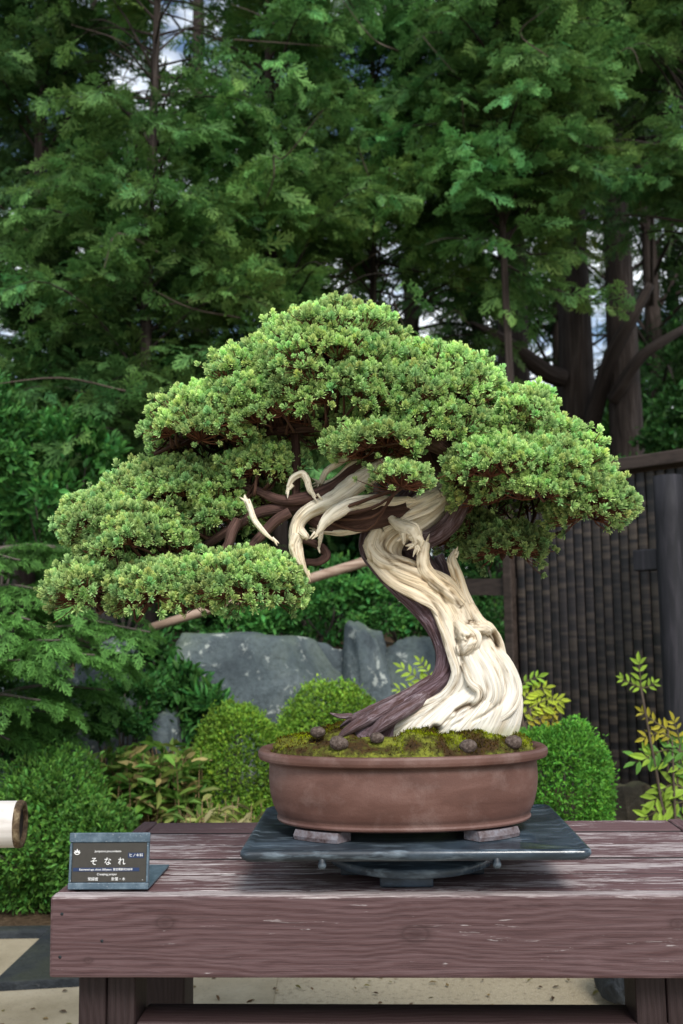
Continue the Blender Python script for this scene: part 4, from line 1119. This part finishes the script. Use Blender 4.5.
V, Q, T3, suv, g = tube_geo([pl + [0, 0, -.02], pl + [0, 0, .6], pl + [0, 0, ztp]], [.060, .058, .056], 28, 14, .02, 5)
ly = float((pl - np.array([fL[0], fL[1], 0]))[:2] @ np.array([-d2[1], d2[0]]))
def to_local(V):
    d = V - np.array([fL[0], fL[1], 0]); return np.column_stack([d[:, 0] * d2[0] + d[:, 1] * d2[1], -d[:, 0] * d2[1] + d[:, 1] * d2[0], d[:, 2]])
b = MB().add(to_local(V), Q, T3, suv=suv); b.build('round_post', M['darkpost'], FN, True, True)
zc = float(at(655, 559, YN - .12)[2]); xx = lx - .145
V, Q = box_geo(lx - .150, lx - .045, ly - .035, ly + .035, zc - .042, zc + .042); o = mk('crossbeam', V, Q, M['darkpost'], FN, np.array((1, 1, 1.)), None, False, True); bevel(o, .006)
# open bay rail and second post further left
q0 = at(440, 587, 4.95); q1 = at(519, 587, YF + .02)
V, Q, T3, suv, g = tube_geo([q0, q1], [.040, .040], 4, 4); 
dd = norm(q1 - q0); nn = np.array([-dd[1], dd[0], 0]); hz = .040
V = np.array([q + nn * s_ * .02 + np.array([0, 0, t * hz]) for q in (q0, q1) for s_, t in ((-1, -1), (1, -1), (1, 1), (-1, 1))])
Q = np.array([(0, 1, 2, 3), (7, 6, 5, 4), (0, 4, 5, 1), (1, 5, 6, 2), (2, 6, 7, 3), (3, 7, 4, 0)])
o = mk('rail', to_local(V), Q, M['brownbeam'], FN, np.array((.75, .75, .75)), None, False, True)
q0 = at(440, 513, 4.95); q1 = at(519, 513, YF + .02)
V = np.array([q + nn * s_ * .02 + np.array([0, 0, t * .035]) for q in (q0, q1) for s_, t in ((-1, -1), (1, -1), (1, 1), (-1, 1))])
o = mk('rail', to_local(V), Q, M['brownbeam'], FN, np.array((.9, .8, .75)), None, False, True)
p0 = at(440, 620, 4.98); V, Q = box_geo(p0[0] - .026, p0[0] + .026, p0[1] - .03, p0[1] + .03, 0, float(at(440, 500, 4.98)[2]))
o = mk('post', to_local(V), Q, M['darkpost'], FN, np.array((1.2, 1.2, 1.3)), None, False, True); bevel(o, .005)
# sloping pale pole behind the bonsai
q0, q1 = at(150, 628, 4.6), at(520, 514, 4.72)
V, Q, T3, suv, g = tube_geo([q0, (q0 + q1) / 2, q1], [.020, .024, .027], 12, 12)
b = MB().add(V, Q, T3, suv=suv); o = b.build('sloping_pole', M['palewood'], None, True, False, q0); tag(o, 'pale wooden pole sloping up behind the bonsai towards the fence', 'pole')

# ------------------------------------------------------------------ vegetation
def grow_sprays(path, length_f, spacing, r, droop=.25, two=True, size=(.22, .34), vz=.0):
    """fronds along a branch polyline -> positions, directions, normals, sizes"""
    C = np.asarray(path); seg = np.linalg.norm(np.diff(C, axis=0), axis=1); L = seg.sum()
    n = max(3, int(L / spacing)); t = np.linspace(.12, 1, n); s = np.concatenate([[0], np.cumsum(seg)]) / L
    P = np.stack([np.interp(t, s, C[:, i]) for i in range(3)], -1)
    T = norm(np.stack([np.interp(t, s, np.gradient(C[:, i])) for i in range(3)], -1))
    side = norm(np.cross(T, [0, 0, 1.0])); sg = np.where(np.arange(n) % 2 == 0, 1, -1)[:, None]
    ang = r.normal(.85, .2, n)[:, None]; ang[-1] = 0
    d = T * np.cos(ang) + side * sg * np.sin(ang); d[:, 2] -= droop * (.4 + .8 * r.random(n)); d += r.normal(0, .11, d.shape); d[:, 2] += r.normal(0, vz, n)
    nr_ = np.array([0, 0, 1.0]) + r.normal(0, .24 + vz * .8, (n, 3)) - T * .2
    sz = (size[0] + (size[1] - size[0]) * r.random(n)) * (1.1 - .45 * t)
    return P, norm(d), nr_, sz, t

def conifer(name, label, bx, by, H, rad, z0, Rmax, nb, seed, dark, light, spacing=.07, size=(.22, .36), lo=False, lean=(0, 0), wood='treebark', zfac=1.0, zmax=99, up=.32, group='conifers filling the background', limbs=(), ymin=None, clear=None):
    r = np.random.default_rng(seed); bz = float(gz(bx, by))
    t = thing(name, label, 'tree', (bx, by, bz), 0, group)
    tr = MB(); zs = np.linspace(0, 1, 9)
    st = np.column_stack([bx + lean[0] * zs + .03 * np.sin(zs * 7 + seed), by + lean[1] * zs + .03 * np.cos(zs * 5 + seed), bz - .1 + H * zs])
    rr_ = rad * (1 - .88 * zs) * (1 + .35 * np.exp(-zs * 14))
    V, Q, T3, suv, g = tube_geo(st, rr_, 26, 90, .07, seed, 3, 9); tr.add(V, Q, T3, bark_col(V, g), suv)
    for pts, rad_l in limbs:
        V, Q, T3, suv, g = tube_geo(pts, rad_l, 12, 24, .06, seed); tr.add(V, Q, T3, bark_col(V, g, .9), suv)
    P_, D_, N_, S_, B_ = [], [], [], [], []
    for i in range(nb):
        f = (i + r.random()) / nb; z = z0 + (min(H, zmax) * .98 - z0) * f ** zfac
        o_ = np.array([np.interp(z / H, zs, st[:, 0]), np.interp(z / H, zs, st[:, 1]), bz + z])
        ff = z / H; L = Rmax * (1 - ff * .85) * (.6 + .55 * r.random()); az = i * 2.39996 + r.normal() * .4
        hd_ = np.array([math.cos(az), math.sin(az), 0]); u0 = up + .45 * r.normal() + .4 * ff
        q = [o_, o_ + hd_ * L * .4 + np.array([0, 0, L * .4 * u0]), o_ + hd_ * L * .75 + np.array([0, 0, L * (.55 * u0 - .04)]), o_ + hd_ * L + np.array([0, 0, L * (.55 * u0 - .16)])]
        C = catmull(q, 10)
        w0 = (.012 + .010 * L) if lo else (.006 + .006 * L)
        V, Q, T3, suv, g = tube_geo(q, [w0, w0 * .7, w0 * .4, w0 * .15], 5, 9, 0, i, cap=False); tr.add(V, Q, (), np.ones(3) * .8, suv)
        # side branchlets
        subs = [C]
        for s_ in np.linspace(.3, .9, max(2, int(L / .28))):
            k_ = int(s_ * 9); sgn = 1 if r.random() < .5 else -1; T = norm(C[min(k_ + 1, 9)] - C[k_ - 1]); sd = norm(np.cross(T, [0, 0, 1]))
            l2 = L * .42 * (1.1 - s_) + .12; dv = T * .65 + sd * sgn * .75 + np.array([0, 0, .42]) * r.normal()
            subs.append(np.array([C[k_], C[k_] + dv * l2 * .5 + [0, 0, .02], C[k_] + dv * l2 + [0, 0, -.05 * l2]]))
        for c_ in subs:
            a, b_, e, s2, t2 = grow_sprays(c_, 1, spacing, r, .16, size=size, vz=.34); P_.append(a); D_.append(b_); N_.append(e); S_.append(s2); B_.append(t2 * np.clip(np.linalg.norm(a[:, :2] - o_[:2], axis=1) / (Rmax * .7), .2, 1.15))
    if not lo:
        for q_ in range(26):
            a_ = P_[r.integers(0, len(P_))][-1]; dv = norm(r.normal(0, 1, 3) * [1, .8, .5]); ln_ = .25 + .5 * r.random()
            V, Q, T3, suv, g = tube_geo([a_, a_ + dv * ln_ * .5 + r.normal(0, .05, 3), a_ + dv * ln_ + r.normal(0, .08, 3) - [0, 0, .06]], [.006, .0045, .002], 4, 9, 0, q_, cap=False); tr.add(V, Q, (), np.ones(3) * 3.5, suv)
    P_ = np.vstack(P_); D_ = np.vstack(D_); N_ = np.vstack(N_); S_ = np.concatenate(S_); B_ = np.concatenate(B_)
    if True:
        ok = snoise(P_ * [1, .12, 1], 2.6, 2012, 3) < .30; P_, D_, N_, S_ = P_[ok], D_[ok], N_[ok], S_[ok]; B_ = B_[ok]
    FR = FROND_LO if lo else FROND
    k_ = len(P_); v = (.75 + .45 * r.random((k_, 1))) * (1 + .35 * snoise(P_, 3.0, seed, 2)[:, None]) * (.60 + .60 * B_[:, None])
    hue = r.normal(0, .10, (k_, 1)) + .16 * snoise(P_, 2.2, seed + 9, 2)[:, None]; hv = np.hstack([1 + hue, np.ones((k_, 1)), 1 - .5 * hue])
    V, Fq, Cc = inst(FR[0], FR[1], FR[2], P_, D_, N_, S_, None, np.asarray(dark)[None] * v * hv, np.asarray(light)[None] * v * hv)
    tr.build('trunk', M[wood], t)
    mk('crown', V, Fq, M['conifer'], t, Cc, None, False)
    return len(Fq)

nf = 0
GD, GL = (.042, .112, .038), (.19, .385, .108)
# young cypresses with fine stems, in front
YC = [
    (275, 7.0, 8.0, .055, 1.2, 1.35, 120, 1, 'feathery young cypress with reddish stem above the left half of the bonsai', 1.15),
    (512, 7.0, 8.4, .035, 2.7, 1.35, 115, 2, 'bright feathery young cypress above the right half of the bonsai', 1.1),
    (150, 6.4, 7.5, .05, .75, 1.15, 120, 3, 'bushy young cypress with low sprays left of the bonsai crown', 1.0),
    (375, 7.6, 8.6, .04, 1.9, 1.3, 110, 4, 'young cypress standing directly behind the bonsai apex', 1.0),
    (30, 7.2, 8.6, .07, .8, 1.5, 120, 5, 'shaded cypress at the upper left corner', .75),
    (705, 7.3, 8.6, .04, 3.0, 1.4, 105, 6, 'cypress with bare twigs hanging over the fence at right', .9),
]
for px, Y, H, rad, z0, Rm, nb, sd_, lb, tone in YC:
    p = at(px, 400, Y)
    nf += conifer('cypress_tree', lb, p[0], Y, H, rad, z0, Rm, int(nb * 1.3), sd_, np.array(GD) * tone, np.array(GL) * tone, spacing=.038, size=(.14, .27), zmax=6.6)
# big trunks at the right
def limb(pts, Y): return [at(x, y, Y + d) for x, y, d in pts]
BTK = [
    (515, 10.2, .20, 11, 'old cypress with the leftmost of three thick dark trunks', []),
    (576, 9.4, .195, 12, 'old cypress with the middle thick trunk and a limb sweeping left', [(limb([(562, 378, 0), (545, 372, -.1), (520, 352, -.2), (495, 335, -.3), (470, 322, -.3)], 9.3), [.09, .085, .07, .05, .012])]),
    (622, 9.0, .165, 13, 'old cypress with the rightmost thick trunk beside the fence', [(limb([(612, 400, 0), (622, 385, -.1), (640, 358, -.2), (665, 340, -.2), (700, 320, 0)], 8.9), [.06, .06, .05, .045, .03]), (limb([(590, 430, .2), (598, 400, .1), (612, 355, -.1), (632, 318, -.2), (650, 285, -.2)], 9.0), [.09, .08, .07, .06, .04])]),
]
for px, Y, rad, sd_, lb, lims in BTK:
    p = at(px, 400, Y)
    nf += conifer('cypress_tree', lb, p[0], Y, 13, rad, 4.2, 2.4, 70, sd_, np.array(GD) * .7, np.array(GL) * .7, spacing=.12, size=(.32, .5), lo=True, zmax=9.5, limbs=lims)
# far dark wall of forest
FAR = [(-40, 12.5), (90, 13.5), (200, 12), (300, 14.5), (415, 13), (480, 15.5), (560, 14), (655, 12.5), (740, 13.5), (680, 16)]
FL = ['behind the upper left corner', 'behind the left bushes', 'left of the bonsai apex', 'behind the gap at left of the apex', 'behind the bonsai apex', 'behind the leftmost thick trunk', 'between the thick trunks', 'behind the fence top', 'beyond the right edge', 'deep behind the right fence']
for i, ((px, Y), lb) in enumerate(zip(FAR, FL)):
    p = at(px, 400, Y)
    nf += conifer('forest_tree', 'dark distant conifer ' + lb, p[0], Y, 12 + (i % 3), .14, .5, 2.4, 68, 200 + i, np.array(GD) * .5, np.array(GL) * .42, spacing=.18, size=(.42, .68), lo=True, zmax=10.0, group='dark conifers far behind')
print('frond faces', nf)

# broad-leaved shrubs -----------------------------------------------------
def shrub(name, label, c_, rad, n, ls, dark, light, seed, wl=.45, cat='shrub', group=None, shell=.45, flat_up=.5, stems=8, lumpy=.16, zb=None, twigmat='greytwig', clump=0, bottom=None):
    r = np.random.default_rng(seed); c_ = np.asarray(c_, float); rad = np.asarray(rad, float)
    zb = float(gz(c_[0], c_[1])) if zb is None else zb
    t = thing(name, label, cat, (c_[0], c_[1], zb), 0, group)
    u = norm(r.normal(size=(n, 3)))
    rr_ = (1 - shell * r.random(n) ** 1.6 + .10 * (r.random(n) < .12) * r.random(n)) * (1 + lumpy * snoise(u, 4.5, seed, 3))
    P_ = c_ + u * rad * rr_[:, None]
    if clump:
        q = c_ + norm(r.normal(size=(clump, 3))) * rad * (1 - .6 * r.random((clump, 1)) ** 2); P_ = q[r.integers(0, clump, n)] + r.normal(0, 1, (n, 3)) * rad * .11
    P_ = P_[P_[:, 2] > (zb + .01 if bottom is None else bottom)]; u = norm((P_ - c_) / rad); n = len(P_)
    d = norm(u * .8 + r.normal(0, .55, (n, 3)) + [0, 0, flat_up * .3]); nr_ = u * .6 + np.array([0, 0, flat_up]) + r.normal(0, .35, (n, 3))
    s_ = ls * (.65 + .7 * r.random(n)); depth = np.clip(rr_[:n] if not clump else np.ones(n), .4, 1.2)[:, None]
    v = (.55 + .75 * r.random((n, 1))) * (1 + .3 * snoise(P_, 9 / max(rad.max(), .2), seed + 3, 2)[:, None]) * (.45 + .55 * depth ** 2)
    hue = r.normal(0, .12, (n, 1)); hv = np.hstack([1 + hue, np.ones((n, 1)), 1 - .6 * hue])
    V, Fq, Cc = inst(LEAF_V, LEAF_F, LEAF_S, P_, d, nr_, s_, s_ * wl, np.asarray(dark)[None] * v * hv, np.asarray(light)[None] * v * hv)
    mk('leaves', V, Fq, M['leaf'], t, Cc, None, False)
    sm = MB(); b0 = np.array([c_[0], c_[1], zb - .02])
    for i in range(stems):
        e = P_[r.integers(0, n)]; e = c_ + (e - c_) * .85; mid = (b0 + e) / 2 + r.normal(0, .05, 3) * rad
        V, Q, T3, suv, g = tube_geo([b0 + r.normal(0, .03, 3) * [1, 1, 0], mid, e], [.011, .007, .003], 5, 9, 0, i); sm.add(V, Q, T3, np.ones(3) * .7, suv)
    sm.build('stem', M[twigmat], t)
    return t

def ellip(px, py, Y, hw_, hh_, hd_):
    c_ = at(px, py, Y); s_ = Y / F; return c_, np.array([hw_ * s_, hd_, hh_ * s_])
BG = 'clipped round shrubs around the pot'
c_, rd = ellip(239, 775, 4.45, 48, 66, .22)
shrub('clipped_shrub', 'round clipped yellow-green shrub touching the left end of the pot', c_, rd, 19000, .016, (.085, .185, .020), (.25, .44, .052), 21, .5, group=BG, shell=.26, lumpy=.15, stems=12)
c_, rd = ellip(334, 745, 4.75, 60, 62, .28)
shrub('clipped_shrub', 'wide clipped yellow-green shrub behind the left part of the pot', c_, rd, 20000, .016, (.09, .195, .020), (.27, .47, .058), 22, .5, group=BG, shell=.26, lumpy=.15, stems=12)
c_, rd = ellip(557, 792, 3.45, 54, 66, .20)
shrub('clipped_shrub', 'deep green clipped shrub behind the right end of the pot', c_, rd, 19000, .014, (.040, .150, .018), (.15, .40, .050), 23, .42, group=BG, shell=.26, lumpy=.15, stems=12)
c_, rd = ellip(44, 838, 3.75, 64, 76, .28)
shrub('azalea_bush', 'dark green azalea bush behind the name sign and the pole end', c_, rd, 15000, .021, (.042, .125, .020), (.145, .35, .058), 24, .42, group=BG, shell=.45, lumpy=.2, stems=14)
c_, rd = ellip(95, 850, 3.62, 42, 46, .18)
shrub('azalea_bush', 'low dark azalea bush between name sign and dwarf bamboo', c_, rd, 5600, .021, (.040, .115, .020), (.135, .32, .055), 29, .42, group=BG, shell=.45, lumpy=.2, stems=8)

UG = 'leafy undergrowth shrubs'
GLd, GLl = (.026, .10, .024), (.105, .32, .068)
for i, (px, py, Y, hw_, hh_, hd_, n, ls, tone, lb) in enumerate((
    (235, 618, 5.75, 60, 40, .25, 4500, .040, 1.0, 'leafy undergrowth shrub above the largest boulder'),
    (325, 600, 5.7, 55, 38, .25, 4500, .038, 1.05, 'leafy undergrowth shrub behind the small upright boulder'),
    (400, 605, 5.8, 50, 45, .25, 4500, .036, .9, 'leafy undergrowth shrub left of the trunk'),
    (495, 575, 6.3, 40, 50, .2, 3200, .034, .5, 'shaded shrub high behind the open fence bay'),
    (480, 640, 5.6, 50, 60, .25, 5000, .030, .55, 'shaded undergrowth shrub seen through the open fence bay'),
    (70, 500, 5.6, 60, 75, .45, 4200, .060, .95, 'broad-leaved shrub at the left edge below the cypress sprays'),
    (-10, 460, 5.4, 55, 75, .4, 3800, .055, .75, 'darker broad-leaved shrub cut by the left edge of view'),
    (120, 560, 5.6, 60, 60, .4, 4500, .045, .6, 'shaded shrub between the left edge and the lower bonsai pad'),
    (128, 706, 4.6, 46, 34, .2, 3600, .030, .6, 'dark low shrub in front of the left boulders'),
    (30, 700, 4.7, 55, 60, .3, 4500, .032, .6, 'dark shrub at the left edge above the azalea bush'),
    (178, 690, 4.95, 32, 28, .12, 700, .055, .9, 'glossy-leaved plant climbing the left end of the largest boulder'),
    (205, 712, 4.85, 24, 24, .10, 420, .075, .95, 'long-leaved plant at the foot of the largest boulder'),
    (150, 655, 5.0, 26, 22, .10, 420, .050, .7, 'small leafy plant in the joint left of the largest boulder'))):
    c_, rd = ellip(px, py, Y, hw_, hh_, hd_)
    shrub('undergrowth_shrub', lb, c_, rd, n, ls, np.array(GLd) * tone, np.array(GLl) * tone, 300 + i,   .42 if 'long-leaved' not in lb else .22, group=UG, shell=.9, lumpy=.25, stems=9, clump=0 if i > 9 else 40)
for i, (px, py, Y, hw_, hh_, hd_, n, lb) in enumerate((
    (700, 430, 7.5, 50, 40, .5, 5000, 'dark shrub behind the fence top at right'), (600, 505, 6.5, 70, 40, .4, 5000, 'dark shrub just behind the bamboo fence'),
    (700, 360, 11.5, 60, 40, .6, 4000, 'lighter green shrub far behind the fence'))):
    c_, rd = ellip(px, py, Y, hw_, hh_, hd_)
    shrub('undergrowth_shrub', lb, c_, rd, n, .055, np.array(GLd) * .45, np.array(GLl) * .45, 340 + i, .45, group=UG, shell=.9, lumpy=.25, stems=9, clump=40)

for i, (px, Y, hh_) in enumerate(((-40, 10.5, 1.5), (60, 11.0, 1.35), (150, 10.6, 1.5), (250, 11.2, 1.4), (345, 10.8, 1.3), (430, 11.4, 1.5), (520, 11.8, 1.4), (610, 11.2, 1.35), (690, 11.0, 1.2))):
    p = at(px, 560, Y); zb = float(gz(p[0], Y))
    shrub('forest_shrub', 'dark tall shrub deep behind the trees, ' + ['beyond the left edge', 'at far left', 'behind the left bushes', 'left behind the bonsai', 'behind the bonsai jins', 'behind the trunk top', 'behind the right pads', 'behind the fence panel', 'behind the round fence post'][i], (p[0], Y, zb + hh_ * .9), (.95, .6, hh_), 5200, .11, np.array(GLd) * .4, np.array(GLl) * .36, 500 + i, .5, group='tall shrubs under the far trees', shell=.9, lumpy=.25, stems=7, clump=50)

# yew with drooping sprays at the left
def yew():
    r = np.random.default_rng(77); bx, by = at(-70, 700, 4.3)[:2]; bz = float(gz(bx, by))
    t = thing('yew_tree', 'yew with soft drooping sprays reaching in from the left edge below the bonsai', 'tree', (bx, by, bz), 0, None)
    tr = MB(); V, Q, T3, suv, g = tube_geo([(bx, by, bz - .1), (bx + .05, by, bz + .8), (bx - .05, by, bz + 2.0), (bx, by, bz + 3.0)], [.09, .075, .05, .02], 16, 30, .06, 3)
    tr.add(V, Q, T3, bark_col(V, g), suv)
    P_, D_, N_, S_ = [], [], [], []
    ends = [(120, 600, 3.9, 630), (150, 632, 3.9, 640), (95, 655, 3.75, 700), (60, 640, 3.6, 690), (110, 690, 4.2, 720), (40, 700, 3.6, 740), (70, 560, 4.4, 600), (20, 560, 4.0, 590), (30, 620, 3.7, 650), (10, 740, 3.9, 760), (85, 720, 4.3, 740), (130, 575, 4.5, 560), (45, 590, 3.9, 640), (80, 625, 3.8, 690), (20, 660, 3.6, 700), (130, 655, 4.1, 690)]
    for i, (ex, ey, Y, sy_) in enumerate(ends):
        e = at(ex, ey, Y); s0 = np.array([bx, by, 0]) + np.array([0, 0, at(-70, sy_, 4.3)[2]])
        m_ = s0 * .45 + e * .55 + np.array([0, 0, .06 + .05 * r.random()])
        q = [s0, m_, e]; C = catmull(q, 12)
        V, Q, T3, suv, g = tube_geo(q, [.014, .009, .003], 6, 14, 0, i); tr.add(V, Q, T3, np.ones(3), suv)
        subs = [C[3:]]
        for s_ in np.linspace(.3, .95, 10):
            k_ = min(10, int(s_ * 11)); T = norm(C[k_ + 1] - C[k_ - 1]); sd = norm(np.cross(T, [0, 0, 1])); sgn = 1 if r.random() < .5 else -1
            l2 = .34 * (1.15 - s_) + .10; dv = T * .7 + sd * sgn * .7
            subs.append(np.array([C[k_], C[k_] + dv * l2 * .5, C[k_] + dv * l2 + [0, 0, -.06]]))
        for c_ in subs:
            a, b_, e2, s2, t2 = grow_sprays(c_, 1, .035, r, .22, size=(.09, .15)); P_.append(a); D_.append(b_); N_.append(e2); S_.append(s2)
    P_ = np.vstack(P_); D_ = np.vstack(D_); N_ = np.vstack(N_); S_ = np.concatenate(S_); k_ = len(P_)
    v = (.6 + .7 * r.random((k_, 1))) * (1 + .3 * snoise(P_, 5, 4, 2)[:, None])
    V, Fq, Cc = inst(FROND[0], FROND[1], FROND[2], P_, D_, N_, S_, None, np.array([[.040, .115, .028]]) * v, np.array([[.15, .35, .075]]) * v)
    tr.build('trunk', M['greytwig'], t); mk('crown', V, Fq, M['conifer'], t, Cc, None, False)
yew()

# dwarf bamboo
def dwarf_bamboo(label, px, py, Y, hw_, hh_, n, seed, cols, ls=(.07, .12)):
    r = np.random.default_rng(seed); c_ = at(px, py, Y); s0 = Y / F; zb = float(gz(c_[0], Y))
    t = thing('dwarf_bamboo', label, 'plant', (c_[0], Y, zb), 0, 'dwarf bamboo clumps')
    st = MB(); P_, D_ = [], []
    ztop = c_[2] + hh_ * s0
    for i in range(n):
        x = c_[0] + (r.random() * 2 - 1) * hw_ * s0; y = Y + (r.random() * 2 - 1) * .22; h_ = (ztop - zb) * (.55 + .45 * r.random())
        e = np.array([x + r.normal() * .03, y + r.normal() * .03, zb + h_]); b0 = np.array([x, y, zb - .01])
        V, Q, T3, suv, g = tube_geo([b0, (b0 + e) / 2 + r.normal(0, .01, 3), e], [.0025, .0022, .0015], 4, 5, 0, i); st.add(V, Q, T3, np.array([2.2, 1.7, .9]) * (.7 + .6 * r.random()), suv)
        for q in range(6):
            P_.append(b0 + (e - b0) * (.5 + .5 * r.random())); a_ = r.random() * 6.28; D_.append([math.cos(a_), math.sin(a_), r.normal(.15, .45)])
    P_ = np.array(P_); D_ = norm(np.array(D_)); k_ = len(P_); cc = np.array(cols)[r.integers(0, len(cols), k_)] * (.6 + .7 * r.random((k_, 1)))
    sz = ls[0] + (ls[1] - ls[0]) * r.random(k_)
    V, Fq, Cc = inst(LEAF_V, LEAF_F, LEAF_S, P_, D_, np.array([0, 0, 1.]) + r.normal(0, .4, (k_, 3)), sz, sz * .30, cc * .8, cc)
    mk('leaves', V, Fq, M['leaf'], t, Cc, None, False); st.build('stem', M['greytwig'], t)
SC = [(.10, .24, .04), (.14, .28, .05), (.08, .20, .035), (.36, .30, .12), (.16, .26, .05), (.15, .30, .05), (.24, .30, .07)]
dwarf_bamboo('dwarf bamboo clump with tan stems between azalea and round shrub', 150, 800, 4.35, 50, 52, 230, 5, SC)
dwarf_bamboo('low pale dwarf bamboo right behind the table edge', 225, 825, 3.6, 36, 22, 110, 6, [(.20, .28, .05), (.30, .32, .10), (.15, .26, .05), (.36, .33, .16)], (.05, .085))

# pinnate-leaved plants (mahonia like)
def pinnate(label, base, fronds, seed, group='plants with feather-shaped leaves'):
    r = np.random.default_rng(seed); b0 = np.array(base, float)
    t = thing('mahonia_plant', label, 'plant', b0, 0, group); st = MB(); lf = MB()
    for fi, (rp, col, ll, npair) in enumerate(fronds):
        C = catmull(rp, 16)
        V, Q, T3, suv, g = tube_geo(rp, [.0032, .002, .001][:len(rp)] if len(rp) == 3 else [.003, .0012], 5, 10, 0, fi); st.add(V, Q, T3, np.array([1.0, 1.0, .5]), suv)
        V, Q, T3, suv, g = tube_geo([b0, (b0 + C[0]) / 2 + r.normal(0, .01, 3), C[0]], [.006, .005, .0035], 6, 8, 0, fi); st.add(V, Q, T3, np.array([.7, .6, .5]), suv)
        ts = np.linspace(.12, .95, npair); P_, D_ = [], []
        for ti in ts:
            k_ = min(14, int(ti * 15)); T = norm(C[k_ + 1] - C[k_]); sd = np.cross(T, [0, -1.0, .3]); sd = norm(sd)
            for sg in (-1, 1):
                P_.append(C[k_]); D_.append(T * .62 + sd * sg * .8 + r.normal(0, .08, 3))
        P_.append(C[-1]); D_.append(norm(C[-1] - C[-3]))
        P_ = np.array(P_); D_ = norm(np.array(D_)); k_ = len(P_); sz = ll * 1.15 * (.75 + .4 * r.random(k_)); v = .75 + .5 * r.random((k_, 1))
        c2 = np.array(col)[None] * v
        V, Fq, Cc = inst(LEAF_V, LEAF_F, LEAF_S, P_, D_, np.array([0, -1., .6]) + r.normal(0, .35, (k_, 3)), sz, sz * .36, c2 * .8, c2 * 1.05); lf.add(V, Fq, col=Cc)
    lf.build('leaves', M['leaf'], t, False); st.build('stem', M['greytwig'], t)
def fr(Y, *pts): return [at(x, y, Y + (p[0] if p else 0)) for x, y, *p in pts]
YG, GR, OR = (.26, .40, .05), (.12, .28, .05), (.40, .36, .04)
Yk = 3.7
bs = at(676, 835, Yk); bs[2] = 0
pinnate('feather-leaved plant with orange tints in front of the round fence post', bs, [
    (fr(Yk, (641, 688), (640, 676), (639, 663)), YG, .034, 4), (fr(Yk, (641, 688), (632, 684), (622, 679)), YG, .028, 4), (fr(Yk, (641, 688), (648, 687), (654, 683)), YG, .026, 3),
    (fr(Yk, (668, 730), (655, 722), (642, 712)), OR, .034, 5), (fr(Yk, (672, 738), (660, 733), (645, 738)), OR, .034, 5), (fr(Yk, (680, 745), (678, 733), (674, 722)), OR, .034, 4),
    (fr(Yk, (686, 752), (665, 750), (636, 762)), GR, .058, 6), (fr(Yk, (690, 770), (670, 762), (648, 758)), YG, .055, 5), (fr(Yk, (688, 790), (670, 785), (655, 800)), YG, .06, 6), (fr(Yk, (690, 800), (668, 806), (645, 818)), YG, .055, 6), (fr(Yk, (690, 780), (684, 760), (676, 745)), GR, .05, 5), (fr(Yk, (690, 815), (675, 820), (660, 830)), GR, .05, 5)], 1)
Yk = 4.0
bs = at(540, 800, Yk); bs[2] = 0; YG, GR = (.46, .56, .06), (.26, .44, .05)
pinnate('feather-leaved plant with golden leaves beside the trunk base at right', bs, [
    (fr(Yk, (520, 705), (530, 692), (545, 688)), YG, .042, 6), (fr(Yk, (515, 695), (524, 683), (538, 677)), GR, .036, 5), (fr(Yk, (522, 715), (538, 708), (558, 704)), YG, .040, 6),
    (fr(Yk, (525, 722), (540, 718), (554, 722)), OR, .036, 5), (fr(Yk, (530, 708), (546, 700), (560, 700)), YG, .036, 5), (fr(Yk, (540, 720), (545, 712), (552, 712)), OR, .034, 4)], 2)
Yk = 4.4
bs = at(425, 760, Yk); bs[2] = 0; YG = (.34, .48, .06)
pinnate('feather-leaved sprig showing just left of the trunk in front of the grey boulder', bs, [
    (fr(Yk, (428, 690), (418, 678), (402, 668)), YG, .040, 6), (fr(Yk, (430, 685), (428, 672), (420, 662)), YG, .036, 5), (fr(Yk, (428, 692), (414, 688), (398, 690)), YG, .034, 5)], 3)

# fallen leaves and small litter on the ground
r = np.random.default_rng(909); k_ = 420
px = r.random(k_) * 900 - 120; py = 895 + r.random(k_) * 140
P_ = np.array([on_z(a_, b_, .006) for a_, b_ in zip(px, py)]); P_[:, 2] += .002 * r.random(k_)
ok = (P_[:, 1] < 3.6) & ~((P_[:, 1] > 3.36) & (P_[:, 1] < 3.43)); P_ = P_[ok]; k_ = len(P_)
dv = np.column_stack([r.normal(size=(k_, 2)), r.normal(0, .12, k_)])
cc = np.array([(.12, .07, .035), (.20, .14, .06), (.08, .05, .03), (.15, .13, .04)])[r.integers(0, 4, k_)] * (.6 + .7 * r.random((k_, 1)))
V, Fq, Cc = inst(LEAF_V, LEAF_F, LEAF_S, P_, dv, np.array([0, 0, 1.]) + r.normal(0, .2, (k_, 3)), .010 + .022 * r.random(k_) ** 2, .006 + .006 * r.random(k_), cc * .8, cc)
o = mk('fallen_leaves', V, Fq, M['leaf'], None, Cc, None, False); tag(o, 'small brown fallen leaves scattered on the ground', 'leaf litter', kind='stuff')
